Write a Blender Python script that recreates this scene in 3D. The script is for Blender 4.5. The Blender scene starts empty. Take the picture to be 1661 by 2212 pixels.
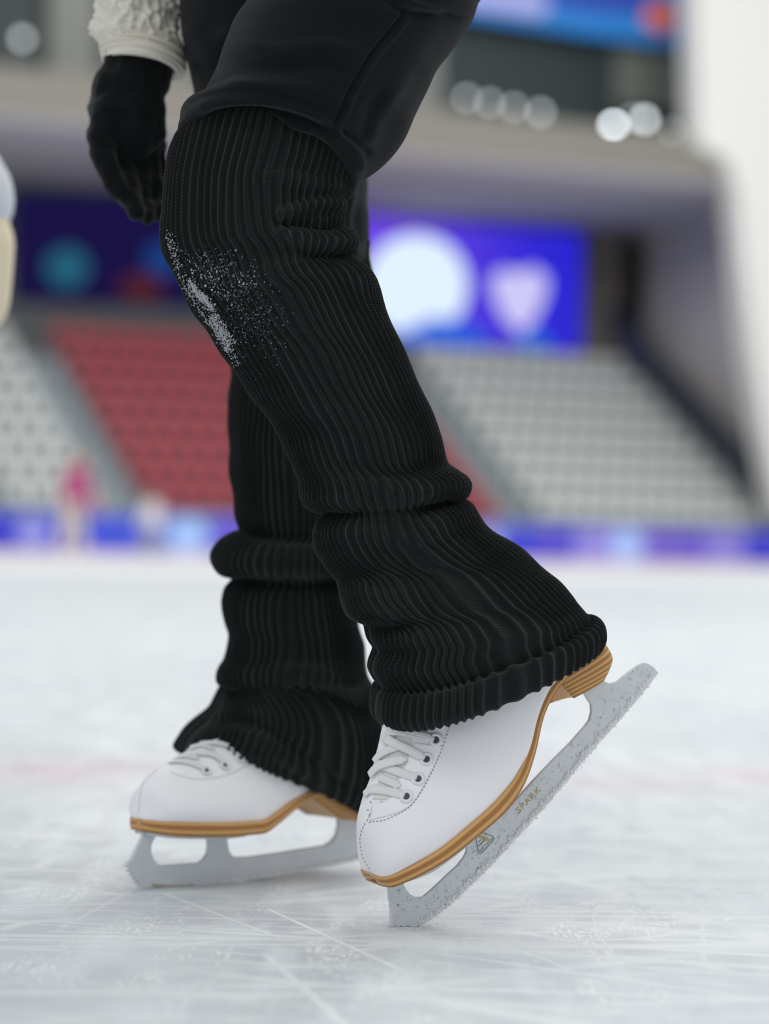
import bpy, bmesh, math, random
import numpy as np
from mathutils import Vector, Matrix, noise
from mathutils.bvhtree import BVHTree

random.seed(7); RNG = np.random.default_rng(11)
SC = bpy.context.scene
COL = SC.collection
PI = math.pi

# ------------------------------------------------------------------ camera
LENS, SENS, W, H = 85.0, 32.0, 1661, 2212
F = LENS / SENS * H
CAM = Vector((0, 0, 0.28))
PITCH, ROLL = math.atan(88 / F), 0.0195
fw = Vector((0, math.cos(PITCH), math.sin(PITCH)))
_r0 = Vector((1, 0, 0)); _u0 = Vector((0, -math.sin(PITCH), math.cos(PITCH)))
RT = _r0 * math.cos(ROLL) + _u0 * math.sin(ROLL)
UP = _u0 * math.cos(ROLL) - _r0 * math.sin(ROLL)
cd = bpy.data.cameras.new('camera'); cam = bpy.data.objects.new('camera', cd); COL.objects.link(cam)
cd.sensor_fit = 'VERTICAL'; cd.sensor_height = SENS; cd.sensor_width = 24; cd.lens = LENS
cd.clip_start = 0.05; cd.clip_end = 500
cam.matrix_world = Matrix(((RT.x, UP.x, -fw.x, CAM.x), (RT.y, UP.y, -fw.y, CAM.y), (RT.z, UP.z, -fw.z, CAM.z), (0, 0, 0, 1)))
cd.dof.use_dof = True; cd.dof.focus_distance = 2.03; cd.dof.aperture_fstop = 3.3; cd.dof.aperture_blades = 0
SC.camera = cam

# ------------------------------------------------------------------ light, exposure
SC.view_settings.view_transform = 'Standard'; SC.view_settings.look = 'None'
SC.view_settings.exposure = 0.16; SC.view_settings.gamma = 1.0
wd = bpy.data.worlds.new('World'); SC.world = wd; wd.use_nodes = True
wd.node_tree.nodes['Background'].inputs[0].default_value = (0.93, 0.96, 1.0, 1)
wd.node_tree.nodes['Background'].inputs[1].default_value = 0.60


def area_light(loc, size, power, col=(1, 0.98, 0.95), target=None):
    l = bpy.data.lights.new('overhead_fill_lamp', 'AREA'); l.energy = power; l.size = size; l.color = col
    o = bpy.data.objects.new('overhead_fill_lamp', l); COL.objects.link(o); o.location = loc
    d = (Vector(target) - Vector(loc)) if target else Vector((0, 0, -1))
    o.rotation_euler = d.to_track_quat('-Z', 'Y').to_euler()
    return o


# unseen overhead lamps, added to brighten the skater, ice and stand
area_light((-3, -3, 9), 5, 140, target=(0, 2, 0))
area_light((5, 2, 9), 5, 140, target=(0, 2, 0))
area_light((2, 9, 9), 5, 300, target=(0, 3, 0))
for x_, y_ in ((-7, 17), (7, 19), (0, 30)):
    area_light((x_, y_, 13), 9, 620, target=(x_, y_ + 1, 0))
for x_, y_ in ((0, 38), (14, 46), (-12, 34)):
    area_light((x_, y_, 16), 8, 2300, target=(x_ + 2, y_ + 22, 4))


# ------------------------------------------------------------------ pixel <-> world helpers
def ray(x, y):
    return fw + RT * ((x - 830.5) / F) + UP * ((1106 - y) / F)


def P(x, y, Y):
    d = ray(x, y); return CAM + d * (Y / d.y)


def Pn(x, y, Y):
    x = np.asarray(x, float); y = np.asarray(y, float); Y = np.asarray(Y, float)
    a = ((x - 830.5) / F)[..., None]; b = ((1106 - y) / F)[..., None]
    d = np.array(fw) + a * np.array(RT) + b * np.array(UP)
    return np.array(CAM) + d * (Y[..., None] / d[..., 1:2])


def projn(p):
    d = p - np.array(CAM); z = d @ np.array(fw)
    return 830.5 + F * (d @ np.array(RT)) / z, 1106 - F * (d @ np.array(UP)) / z


def ground(x, y):
    d = ray(x, y); return CAM + d * (-CAM.z / d.z)


def pchip(ti, V, t):
    ti = np.asarray(ti, float); V = np.asarray(V, float); h = np.diff(ti); dl = np.diff(V, axis=0) / h[:, None]
    m = np.zeros_like(V); m[0] = dl[0]; m[-1] = dl[-1]
    for k in range(1, len(ti) - 1):
        a, b = dl[k - 1], dl[k]; w1 = 2 * h[k] + h[k - 1]; w2 = h[k] + 2 * h[k - 1]
        ok = a * b > 0
        m[k] = np.where(ok, (w1 + w2) / (w1 / np.where(ok, a, 1) + w2 / np.where(ok, b, 1)), 0)
    i = np.clip(np.searchsorted(ti, t, side='right') - 1, 0, len(ti) - 2)
    s = ((t - ti[i]) / h[i])[:, None]; hh = h[i][:, None]
    return ((2 * s**3 - 3 * s**2 + 1) * V[i] + (s**3 - 2 * s**2 + s) * hh * m[i] + (-2 * s**3 + 3 * s**2) * V[i + 1] + (s**3 - s**2) * hh * m[i + 1])


def smooth_line(pts, n, closed=False):
    p = np.asarray(pts, float); d = np.r_[0, np.cumsum(np.maximum(np.linalg.norm(np.diff(p, axis=0), axis=1), 1e-6))]
    m = np.gradient(p, d, axis=0) if len(p) > 2 else np.repeat((p[1:] - p[:1]) / d[-1], 2, 0)
    t = np.linspace(0, d[-1], n); i = np.clip(np.searchsorted(d, t, side='right') - 1, 0, len(d) - 2)
    h = (d[i + 1] - d[i])[:, None]; s = (t - d[i])[:, None] / h
    return ((2 * s**3 - 3 * s**2 + 1) * p[i] + (s**3 - 2 * s**2 + s) * h * m[i] + (-2 * s**3 + 3 * s**2) * p[i + 1] + (s**3 - s**2) * h * m[i + 1])


# ------------------------------------------------------------------ object helpers
def tag(o, label=None, cat=None, group=None, kind=None):
    if label: o['label'] = label
    if cat: o['category'] = cat
    if group: o['group'] = group
    if kind: o['kind'] = kind
    return o


def empty(name, loc=(0, 0, 0), rz=0, label=None, cat=None, group=None):
    o = bpy.data.objects.new(name, None); COL.objects.link(o); o.location = loc; o.rotation_euler = (0, 0, rz)
    o.empty_display_size = 0.05
    return tag(o, label, cat, group)


def link(name, me, mats=None, parent=None, world=False):
    """link a mesh; world=True: its vertices are in world space and are moved into the parent's space"""
    o = bpy.data.objects.new(name, me); COL.objects.link(o)
    for m in (mats if isinstance(mats, (list, tuple)) else [mats]) if mats else []:
        me.materials.append(m)
    if parent is not None:
        o.parent = parent
        if world:
            M = chain_matrix(parent).inverted(); me.transform(M)
    return o


def chain_matrix(o):
    M = Matrix.LocRotScale(o.location, o.rotation_euler, o.scale)
    return chain_matrix(o.parent) @ M if o.parent else M


def mesh_np(name, V, Fc, uv=None, smooth=True):
    """V (n,3), Fc (m,4) quads"""
    V = np.ascontiguousarray(V, np.float32); Fc = np.ascontiguousarray(Fc, np.int32)
    me = bpy.data.meshes.new(name); k = Fc.shape[1]
    me.vertices.add(len(V)); me.vertices.foreach_set('co', V.ravel())
    me.loops.add(Fc.size); me.loops.foreach_set('vertex_index', Fc.ravel())
    me.polygons.add(len(Fc)); me.polygons.foreach_set('loop_start', np.arange(0, Fc.size, k, dtype=np.int32))
    try: me.polygons.foreach_set('loop_total', np.full(len(Fc), k, np.int32))
    except Exception: pass
    if uv is not None:
        l = me.uv_layers.new(name='UVMap'); l.data.foreach_set('uv', np.ascontiguousarray(uv, np.float32).ravel())
    me.polygons.foreach_set('use_smooth', np.full(len(Fc), smooth, bool))
    me.update(calc_edges=True); me.validate()
    return me


def grid_mesh(name, G, U=None, wrap=True, smooth=True, caps=False):
    """G (rows, cols, 3); wrap joins last col to first. U (rows, cols+1 or cols, 2)"""
    r, c = G.shape[:2]; idx = np.arange(r * c).reshape(r, c)
    cc = c if wrap else c - 1
    j = np.arange(cc); j2 = (j + 1) % c
    a = idx[:-1][:, j]; b = idx[:-1][:, j2]; d = idx[1:][:, j2]; e = idx[1:][:, j]
    Fc = np.stack([a, b, d, e], -1).reshape(-1, 4)
    uv = None
    if U is not None:
        k2 = j + 1
        uv = np.stack([U[:-1][:, j], U[:-1][:, k2], U[1:][:, k2], U[1:][:, j]], -2).reshape(-1, 2)
    me = mesh_np(name, G.reshape(-1, 3), Fc, uv, smooth)
    if caps:
        bm = bmesh.new(); bm.from_mesh(me); bm.verts.ensure_lookup_table()
        for row in (0, r - 1):
            try: bm.faces.new([bm.verts[i] for i in idx[row]])
            except Exception: pass
        bmesh.ops.recalc_face_normals(bm, faces=bm.faces); bm.to_mesh(me); bm.free()
    return me


def bm_mesh(name, bm, smooth=False):
    me = bpy.data.meshes.new(name); bmesh.ops.recalc_face_normals(bm, faces=bm.faces); bm.to_mesh(me); bm.free()
    if smooth:
        me.polygons.foreach_set('use_smooth', np.ones(len(me.polygons), bool))
    return me


def add_box(bm, c, s, M=None):
    v = bmesh.ops.create_cube(bm, size=1)['verts']
    for q in v:
        q.co = Vector((q.co.x * s[0] + c[0], q.co.y * s[1] + c[1], q.co.z * s[2] + c[2]))
        if M is not None: q.co = M @ q.co
    return v


def add_ball(bm, c, r, sub=1, sc=(1, 1, 1)):
    v = bmesh.ops.create_icosphere(bm, subdivisions=sub, radius=1)['verts']
    for q in v: q.co = Vector((q.co.x * r * sc[0], q.co.y * r * sc[1], q.co.z * r * sc[2])) + Vector(c)
    return v


def grains(name, items, sub=1, lump=0.0, seed=1):
    """many small lumps in one mesh. items: (centre, radius, (sx, sy, sz))"""
    bm = bmesh.new(); bmesh.ops.create_icosphere(bm, subdivisions=sub, radius=1); bm.verts.ensure_lookup_table()
    v = np.array([q.co for q in bm.verts]); f = np.array([[q.index for q in p.verts] for p in bm.faces]); bm.free()
    c = np.array([i[0] for i in items], float); rr = np.array([i[1] for i in items], float); sc = np.array([i[2] for i in items], float)
    g_ = np.random.default_rng(seed); n = len(items)
    Vv_ = v[None] * sc[:, None] * rr[:, None, None] * (1 + lump * g_.normal(size=(n, len(v), 1))) + c[:, None]
    Ff = f[None] + (np.arange(n) * len(v))[:, None, None]
    return mesh_np(name, Vv_.reshape(-1, 3), Ff.reshape(-1, 3))


def add_cone(bm, a, b, r1, r2, seg=16):
    a = Vector(a); b = Vector(b); d = b - a
    if d.length < 1e-7: return
    q = Vector((0, 0, 1)).rotation_difference(d)
    M = Matrix.Translation((a + b) / 2) @ q.to_matrix().to_4x4()
    bmesh.ops.create_cone(bm, cap_ends=True, segments=seg, radius1=r1, radius2=r2, depth=d.length, matrix=M)


def fuse(name, chains, voxel, iters=4):
    """tapered joints fused into one continuous skin"""
    bm = bmesh.new()
    for ch in chains:
        for k, (p, r) in enumerate(ch):
            add_ball(bm, p, r, 2)
            if k: add_cone(bm, ch[k - 1][0], p, ch[k - 1][1], r)
    me = bpy.data.meshes.new(name); bm.to_mesh(me); bm.free()
    o = bpy.data.objects.new('tmp', me); COL.objects.link(o)
    m = o.modifiers.new('r', 'REMESH'); m.mode = 'VOXEL'; m.voxel_size = voxel; m.use_smooth_shade = True
    s = o.modifiers.new('s', 'SMOOTH'); s.iterations = iters; s.factor = 0.5
    dg = bpy.context.evaluated_depsgraph_get(); dg.update()
    out = bpy.data.meshes.new_from_object(o.evaluated_get(dg)); out.name = name
    bpy.data.objects.remove(o); bpy.data.meshes.remove(me)
    out.polygons.foreach_set('use_smooth', np.ones(len(out.polygons), bool))
    return out


def prism(poly, n, t0, t1, bevel=0.0, seg=2):
    """poly: list of 3D points (planar, normal n); extruded from t0 to t1 along n"""
    bm = bmesh.new(); n = Vector(n)
    a = [bm.verts.new(Vector(p) + n * t0) for p in poly]
    f = bm.faces.new(a)
    r = bmesh.ops.extrude_face_region(bm, geom=[f])
    for v in r['geom']:
        if isinstance(v, bmesh.types.BMVert): v.co += n * (t1 - t0)
    bmesh.ops.recalc_face_normals(bm, faces=bm.faces)
    if bevel:
        bmesh.ops.bevel(bm, geom=[e for e in bm.edges if e.calc_face_angle(0) > 0.6], offset=bevel, segments=seg, affect='EDGES')
    return bm


# ------------------------------------------------------------------ materials
def srgb(r, g, b):
    f = lambda c: (c / 255 / 12.92) if c / 255 <= 0.04045 else ((c / 255 + 0.055) / 1.055) ** 2.4
    return (f(r), f(g), f(b), 1)


def mat(name, col, rough=0.6, metal=0.0, spec=0.5, sheen=0.0, emit=None, estr=0.0):
    m = bpy.data.materials.new(name); m.use_nodes = True; b = m.node_tree.nodes['Principled BSDF']
    b.inputs['Base Color'].default_value = col; b.inputs['Roughness'].default_value = rough
    b.inputs['Metallic'].default_value = metal; b.inputs['Specular IOR Level'].default_value = spec
    if sheen: b.inputs['Sheen Weight'].default_value = sheen; b.inputs['Sheen Roughness'].default_value = 0.5
    if emit: b.inputs['Emission Color'].default_value = emit; b.inputs['Emission Strength'].default_value = estr
    return m


class NT:
    def __init__(s, m):
        s.m = m; s.t = m.node_tree; s.b = s.t.nodes['Principled BSDF']

    def n(s, typ, **kw):
        q = s.t.nodes.new(typ)
        for k, v in kw.items(): setattr(q, k, v)
        return q

    def l(s, a, b): s.t.links.new(a, b)

    def put(s, sock, v):
        if isinstance(v, bpy.types.NodeSocket): s.l(v, sock)
        else: sock.default_value = v

    def math(s, op, a, b=0.0, c=0.0, clamp=False):
        q = s.n('ShaderNodeMath', operation=op); q.use_clamp = clamp
        s.put(q.inputs[0], a); s.put(q.inputs[1], b); s.put(q.inputs[2], c); return q.outputs[0]

    def mix(s, f, a, b):
        q = s.n('ShaderNodeMix', data_type='RGBA'); s.put(q.inputs[0], f); s.put(q.inputs[6], a); s.put(q.inputs[7], b); return q.outputs[2]

    def noise(s, vec, scale, detail=4, rough=0.55, dist=0.0):
        q = s.n('ShaderNodeTexNoise'); s.put(q.inputs['Vector'], vec); q.inputs['Scale'].default_value = scale
        q.inputs['Detail'].default_value = detail; q.inputs['Roughness'].default_value = rough; q.inputs['Distortion'].default_value = dist
        return q.outputs['Fac']

    def ramp(s, f, lo, hi):
        q = s.n('ShaderNodeMapRange'); q.interpolation_type = 'SMOOTHSTEP'; s.put(q.inputs[0], f)
        q.inputs[1].default_value = lo; q.inputs[2].default_value = hi; return q.outputs[0]

    def bump(s, h, dist, strength=1.0, normal=None):
        q = s.n('ShaderNodeBump'); s.put(q.inputs['Height'], h); q.inputs['Distance'].default_value = dist
        q.inputs['Strength'].default_value = strength
        if normal: s.l(normal, q.inputs['Normal'])
        return q.outputs[0]

    def coord(s, out='Object'): return s.n('ShaderNodeTexCoord').outputs[out]


def knit_material():
    m = mat('black_rib_knit', (0.0075, 0.0085, 0.0090, 1), 0.85, spec=0.10, sheen=0.13); t = NT(m)
    uv = t.coord('UV'); sp = t.n('ShaderNodeSeparateXYZ'); t.l(uv, sp.inputs[0]); u, v = sp.outputs[0], sp.outputs[1]
    fr = t.math('FRACT', u); ce = t.math('ABSOLUTE', t.math('SUBTRACT', fr, 0.5))
    jit = t.math('MULTIPLY', t.noise(uv, 2.0, 2), 0.8)
    ph = t.math('ADD', t.math('ADD', v, t.math('MULTIPLY', ce, 1.3)), jit)
    st = t.math('ADD', t.math('MULTIPLY', t.math('SINE', t.math('MULTIPLY', ph, 2 * PI)), 0.36), 0.5)
    fuzz = t.noise(t.coord('Object'), 900, 3, 0.7)
    h = t.math('ADD', st, t.math('MULTIPLY', fuzz, 1.3))
    t.l(t.bump(h, 0.0006, 0.85), t.b.inputs['Normal'])
    cr = t.ramp(ce, 0.18, 0.45)     # rib valley mask, not linked to the colour
    t.l(t.mix(t.math('MULTIPLY', fuzz, 1.0), (0.0034, 0.0043, 0.0044, 1), (0.0140, 0.0168, 0.0172, 1)), t.b.inputs['Base Color'])
    return m


def sweat_material():
    m = mat('black_sweat_cotton', (0.0062, 0.0078, 0.0086, 1), 0.9, spec=0.10, sheen=0.07); t = NT(m)
    f = t.noise(t.coord('Object'), 1400, 3, 0.7); g = t.noise(t.coord('Object'), 14, 4, 0.5)
    t.l(t.bump(t.math('ADD', f, t.math('MULTIPLY', g, 8.0)), 0.0009, 0.5), t.b.inputs['Normal'])
    return m


def leather_material():
    m = mat('white_boot_leather', (0.90, 0.90, 0.925, 1), 0.5, spec=0.4); t = NT(m)
    f = t.noise(t.coord('Object'), 500, 4, 0.6); g = t.noise(t.coord('Object'), 22, 3, 0.5)
    t.l(t.bump(t.math('ADD', f, t.math('MULTIPLY', g, 3.0)), 0.00025, 0.35), t.b.inputs['Normal'])
    return m


def wood_material():
    m = mat('stacked_leather_sole', (0.45, 0.22, 0.07, 1), 0.42, spec=0.4); t = NT(m)
    uv = t.coord('UV'); sp = t.n('ShaderNodeSeparateXYZ'); t.l(uv, sp.inputs[0])
    mp = t.n('ShaderNodeCombineXYZ'); t.l(t.math('MULTIPLY', sp.outputs[0], 3.0), mp.inputs[0]); t.l(t.math('MULTIPLY', sp.outputs[1], 10.0), mp.inputs[1])
    nz = t.noise(mp.outputs[0], 6.0, 5, 0.65)
    mq = t.n('ShaderNodeCombineXYZ'); t.l(t.math('MULTIPLY', sp.outputs[0], 0.7), mq.inputs[0])
    wob = t.math('MULTIPLY', t.noise(mq.outputs[0], 3.0, 2), 0.12)
    st = t.math('ADD', t.math('MULTIPLY', t.math('SINE', t.math('MULTIPLY', t.math('ADD', sp.outputs[1], wob), 2 * PI)), 0.5), 0.5)
    f = t.math('ADD', t.math('MULTIPLY', t.ramp(st, 0.3, 0.95), 0.75), t.math('MULTIPLY', nz, 0.35), clamp=True)
    t.l(t.mix(f, srgb(152, 101, 48), srgb(216, 168, 106)), t.b.inputs['Base Color'])
    t.l(t.bump(nz, 0.0003, 0.4), t.b.inputs['Normal'])
    return m


def steel_material():
    m = mat('satin_steel', srgb(176, 185, 194), 0.4, metal=0.15, spec=0.5); t = NT(m)
    f = t.noise(t.coord('Object'), 60, 6, 0.65); g = t.noise(t.coord('Object'), 900, 2)
    t.l(t.mix(f, srgb(200, 206, 211), srgb(218, 222, 226)), t.b.inputs['Base Color'])
    t.l(t.bump(t.math('ADD', g, t.math('MULTIPLY', f, 2.0)), 0.0002, 0.3), t.b.inputs['Normal'])
    return m


def snow_material():
    m = mat('packed_snow', (0.88, 0.895, 0.91, 1), 0.6, spec=0.4); t = NT(m)
    t.b.inputs['Subsurface Weight'].default_value = 0.15; t.b.inputs['Subsurface Radius'].default_value = (0.002, 0.003, 0.004)
    t.l(t.bump(t.noise(t.coord('Object'), 700, 4, 0.7), 0.0008, 0.8), t.b.inputs['Normal'])
    return m


def ice_material():
    m = mat('rink_ice', (0.7, 0.73, 0.75, 1), 0.4, spec=0.18); t = NT(m)
    co = t.coord('Object'); sp = t.n('ShaderNodeSeparateXYZ'); t.l(co, sp.inputs[0]); X, Y = sp.outputs[0], sp.outputs[1]
    st_ = t.n('ShaderNodeMapping'); t.l(co, st_.inputs[0]); st_.inputs['Scale'].default_value = (1, 0.2, 1); c2 = st_.outputs[0]
    big = t.ramp(t.noise(c2, 4.0, 4, 0.55), 0.35, 0.68)
    mid = t.ramp(t.noise(c2, 22, 6, 0.62), 0.45, 0.70)
    spk = t.ramp(t.noise(c2, 260, 4, 0.65), 0.47, 0.58)
    spm = t.ramp(t.noise(c2, 18, 5, 0.65), 0.46, 0.64)
    fro = t.math('MULTIPLY', spk, spm)
    lines = None
    # fine old scratches at several headings
    for k, (ang, sx, sy, wd_) in enumerate(((0.5, 0.9, 14, 0.010), (-0.35, 0.7, 11, 0.008), (1.1, 1.0, 16, 0.012), (0.08, 0.5, 9, 0.006), (2.3, 1.2, 20, 0.014), (0.75, 3.0, 46, 0.016), (-0.6, 2.6, 40, 0.014), (1.9, 3.2, 52, 0.018), (0.15, 2.0, 34, 0.012))):
        mp = t.n('ShaderNodeMapping'); t.l(c2, mp.inputs[0]); mp.inputs['Rotation'].default_value = (0, 0, ang); mp.inputs['Scale'].default_value = (sx, sy, 1)
        mp.inputs['Location'].default_value = (k * 3.1, k * 1.7, 0)
        vo = t.n('ShaderNodeTexVoronoi', feature='DISTANCE_TO_EDGE'); t.l(mp.outputs[0], vo.inputs['Vector']); vo.inputs['Scale'].default_value = 1.0
        e = t.math('SUBTRACT', 1.0, t.ramp(vo.outputs[0], 0.0, wd_ * 2.2))
        e = t.math('MULTIPLY', e, t.ramp(t.noise(mp.outputs[0], 2.0, 3), 0.42, 0.62))
        lines = e if lines is None else t.math('MAXIMUM', lines, e)
    # the long skate cuts that cross the foreground
    cuts = []
    for x0, y0, x1, y1, w_, s_ in CUTS:
        a = ground(x0, y0); b = ground(x1, y1); d = (b - a); L = d.length; d /= L
        rx = t.math('SUBTRACT', X, a.x); ry = t.math('SUBTRACT', Y, a.y)
        al = t.math('ADD', t.math('MULTIPLY', rx, d.x), t.math('MULTIPLY', ry, d.y))
        pe = t.math('ABSOLUTE', t.math('SUBTRACT', t.math('MULTIPLY', ry, d.x), t.math('MULTIPLY', rx, d.y)))
        e = t.math('SUBTRACT', 1.0, t.ramp(pe, w_ * 0.1, w_ * 0.85))
        e = t.math('MULTIPLY', e, t.math('MULTIPLY', t.ramp(al, 0.0, L * 0.12), t.math('SUBTRACT', 1.0, t.ramp(al, L * 0.85, L))))
        cuts.append(t.math('MULTIPLY', e, s_))
    c = cuts[0]
    for e in cuts[1:]: c = t.math('MAXIMUM', c, e)
    rag = t.math('ADD', 0.45, t.math('MULTIPLY', t.noise(c2, 160, 4, 0.7), 1.0), clamp=True)
    c = t.math('MULTIPLY', c, rag)
    tot = t.math('MAXIMUM', t.math('MULTIPLY', lines, 0.42), c)
    tot = t.math('MAXIMUM', tot, t.math('MULTIPLY', fro, 0.6))
    base = t.mix(big, srgb(196, 202, 206), srgb(208, 213, 215))
    base = t.mix(t.math('MULTIPLY', mid, 0.35), base, srgb(224, 228, 230))
    col = t.mix(tot, base, srgb(238, 241, 242))
    # painted line deep in the ice, seen as a faint rose band
    ln = t.math('ABSOLUTE', t.math('SUBTRACT', t.math('SUBTRACT', Y, t.math('MULTIPLY', X, 0.16)), 3.45))
    pk = t.math('MULTIPLY', t.math('SUBTRACT', 1.0, t.ramp(ln, 0.04, 0.30)), t.ramp(t.noise(co, 3.5, 3), 0.38, 0.62))
    col = t.mix(t.math('MULTIPLY', pk, 0.42), col, srgb(206, 172, 184))
    t.l(col, t.b.inputs['Base Color'])
    t.l(t.math('ADD', 0.36, t.math('MULTIPLY', t.math('ADD', tot, mid, clamp=True), 0.4)), t.b.inputs['Roughness'])
    hgt = t.math('ADD', t.math('MULTIPLY', fro, 1.0), t.math('MULTIPLY', t.noise(c2, 60, 5, 0.6), 0.7))
    hgt = t.math('ADD', hgt, t.math('MULTIPLY', c, 0.8))
    t.l(t.bump(hgt, 0.0004, 0.5), t.b.inputs['Normal'])
    return m


# long cuts in the ice: photo end points, half width (m), strength
CUTS = [(560, 1955, 900, 2110, 0.004, 0.75), (880, 2050, 1661, 2160, 0.006, 0.5), (330, 1920, 640, 2040, 0.0035, 0.6),
        (0, 1990, 560, 2030, 0.0025, 0.6), (90, 2012, 300, 2016, 0.0022, 0.95), (380, 2035, 860, 2070, 0.0022, 0.55), (120, 2010, 330, 1900, 0.0028, 0.35),
        (560, 2050, 820, 2280, 0.006, 0.45), (660, 2060, 900, 2025, 0.0025, 0.6), (780, 2040, 1085, 2025, 0.0018, 0.8),
        (1060, 2030, 1250, 2100, 0.0025, 0.7), (1030, 1965, 1530, 1972, 0.006, 0.6), (1280, 1968, 1290, 2030, 0.0014, 0.4), (1288, 2015, 1330, 2065, 0.0014, 0.4),
        (1515, 1960, 1520, 2090, 0.005, 0.3), (760, 2070, 980, 2170, 0.004, 0.4), (900, 2075, 1010, 2085, 0.002, 0.7), (1180, 1880, 1420, 1960, 0.006, 0.35),
        (0, 1900, 330, 1940, 0.005, 0.45), (330, 2090, 620, 2085, 0.004, 0.45), (640, 1800, 860, 1900, 0.004, 0.4)]

M_KNIT = knit_material(); M_SWEAT = sweat_material(); M_LEATHER = leather_material(); M_SOLE = wood_material()
M_STEEL = steel_material(); M_SNOW = snow_material()
M_FUZZ = mat('wool_fibre', (0.02, 0.022, 0.023, 1), 0.9, spec=0.1)
M_MELT = mat('melting_snow', (0.45, 0.47, 0.50, 1), 0.5, spec=0.5)
M_LACE = mat('white_lace_cotton', (0.80, 0.81, 0.82, 1), 0.85, spec=0.2)
_t = NT(M_LACE); _s = _t.n('ShaderNodeSeparateXYZ'); _t.l(_t.coord('UV'), _s.inputs[0])
_t.l(_t.bump(_t.math('ADD', _t.math('SINE', _t.math('MULTIPLY', _s.outputs[1], 44.0)), _t.math('MULTIPLY', _t.math('SINE', _t.math('MULTIPLY', _s.outputs[0], 6000.0)), 0.5)), 0.0002, 0.5), _t.b.inputs['Normal'])
M_EYELET = mat('white_enamel_eyelet', (0.80, 0.80, 0.83, 1), 0.3)
M_HOLE = mat('eyelet_hole_grey', (0.07, 0.07, 0.08, 1), 0.7)
M_THREAD = mat('grey_stitch_thread', srgb(150, 148, 156), 0.9)
M_TONGUE = mat('tongue_lining', srgb(226, 225, 220), 0.8)
M_GOLD = mat('gold_print', srgb(186, 165, 112), 0.45, metal=0.25)
M_GREYINK = mat('olive_grey_print', srgb(128, 132, 124), 0.6)
M_EDGE = mat('ground_blade_edge', srgb(170, 164, 146), 0.45, metal=0.2)
M_WATER = mat('water', (1, 1, 1, 1), 0.03, spec=0.6); M_WATER.node_tree.nodes['Principled BSDF'].inputs['Transmission Weight'].default_value = 1.0
M_WATER.node_tree.nodes['Principled BSDF'].inputs['IOR'].default_value = 1.33
M_SKIN = mat('skin', srgb(214, 170, 145), 0.55)
M_FLEECE = mat('cream_fleece', srgb(230, 226, 214), 0.95, sheen=0.3, spec=0.1)
_t = NT(M_FLEECE); _t.l(_t.bump(_t.noise(_t.coord('Object'), 160, 4, 0.6), 0.004, 0.8), _t.b.inputs['Normal'])
M_FLEECEBAND = mat('white_cuff_band', srgb(226, 221, 208), 0.9, sheen=0.2)
M_GLOVE = mat('black_knit_glove', (0.0055, 0.0065, 0.0072, 1), 0.9, spec=0.10, sheen=0.12)

# ------------------------------------------------------------------ the setting: ice, barrier, grandstand, building
bm = bmesh.new(); bmesh.ops.create_grid(bm, x_segments=1, y_segments=1, size=0.5)
for v in bm.verts: v.co = Vector((v.co.x * 160, v.co.y * 160 + 40, 0))
tag(link('floor', bm_mesh('ice', bm), ice_material()), kind='structure')

TH = math.radians(26)
Uv = Vector((math.cos(TH), math.sin(TH), 0)); Vv = Vector((-math.sin(TH), math.cos(TH), 0))
_d = ray(0, 1207); B0 = CAM + _d * (58 / _d.y); B0.z = 0


def B(u, v, z=0.0): return B0 + Uv * u + Vv * v + Vector((0, 0, z))


def onv(px, py, v):
    """where the sight line through a point of the photo meets the building plane v: (u, z)"""
    d = ray(px, py); t = ((B0 + Vv * v - CAM).dot(Vv)) / d.dot(Vv); p = CAM + d * t - B0
    return p.dot(Uv), p.z


MB = Matrix(((Uv.x, Vv.x, 0, B0.x), (Uv.y, Vv.y, 0, B0.y), (0, 0, 1, 0), (0, 0, 0, 1)))   # building frame -> world


def bbox(bm, u0, u1, v0, v1, z0, z1):
    return add_box(bm, ((u0 + u1) / 2, (v0 + v1) / 2, (z0 + z1) / 2), (u1 - u0, v1 - v0, z1 - z0), MB)


def bstruct(name, boxes, m, kind='structure'):
    bm = bmesh.new()
    for b in boxes: bbox(bm, *b)
    return tag(link(name, bm_mesh(name, bm), m), kind=kind)


def noisy(name, c1, c2, scale, rough=0.8):
    m = mat(name, c1, rough, spec=0.25); t = NT(m); t.l(t.mix(t.noise(t.coord('Object'), scale, 4), c1, c2), t.b.inputs['Base Color']); return m


M_CONC = noisy('stand_concrete', srgb(134, 144, 148), srgb(120, 129, 134), 0.8)
M_SLAB = noisy('warm_plaster', srgb(124, 121, 114), srgb(118, 115, 109), 0.3)
M_SOFF = noisy('soffit_paint', srgb(204, 200, 210), srgb(198, 194, 205), 0.3)
M_WALLG = noisy('grey_wall_paint', srgb(190, 187, 184), srgb(184, 181, 178), 0.2)
M_WHITE = mat('white_wall_paint', srgb(206, 205, 202), 0.7)
M_DARKG = mat('dark_window_glass', srgb(46, 55, 56), 0.35, spec=0.25)
M_GREYP = noisy('pillar_paint', srgb(124, 126, 122), srgb(116, 118, 115), 0.5)
M_BROWN = mat('taupe_panel', srgb(112, 106, 100), 0.8)
M_BLACK = mat('unlit_doorway', srgb(12, 12, 13), 0.9)
M_RAIL = mat('dark_balustrade', srgb(56, 62, 70), 0.6)

RAKE, RV, RZ = 0.61, 2.0, 1.2
NROW, RP = 9, 0.86
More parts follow.
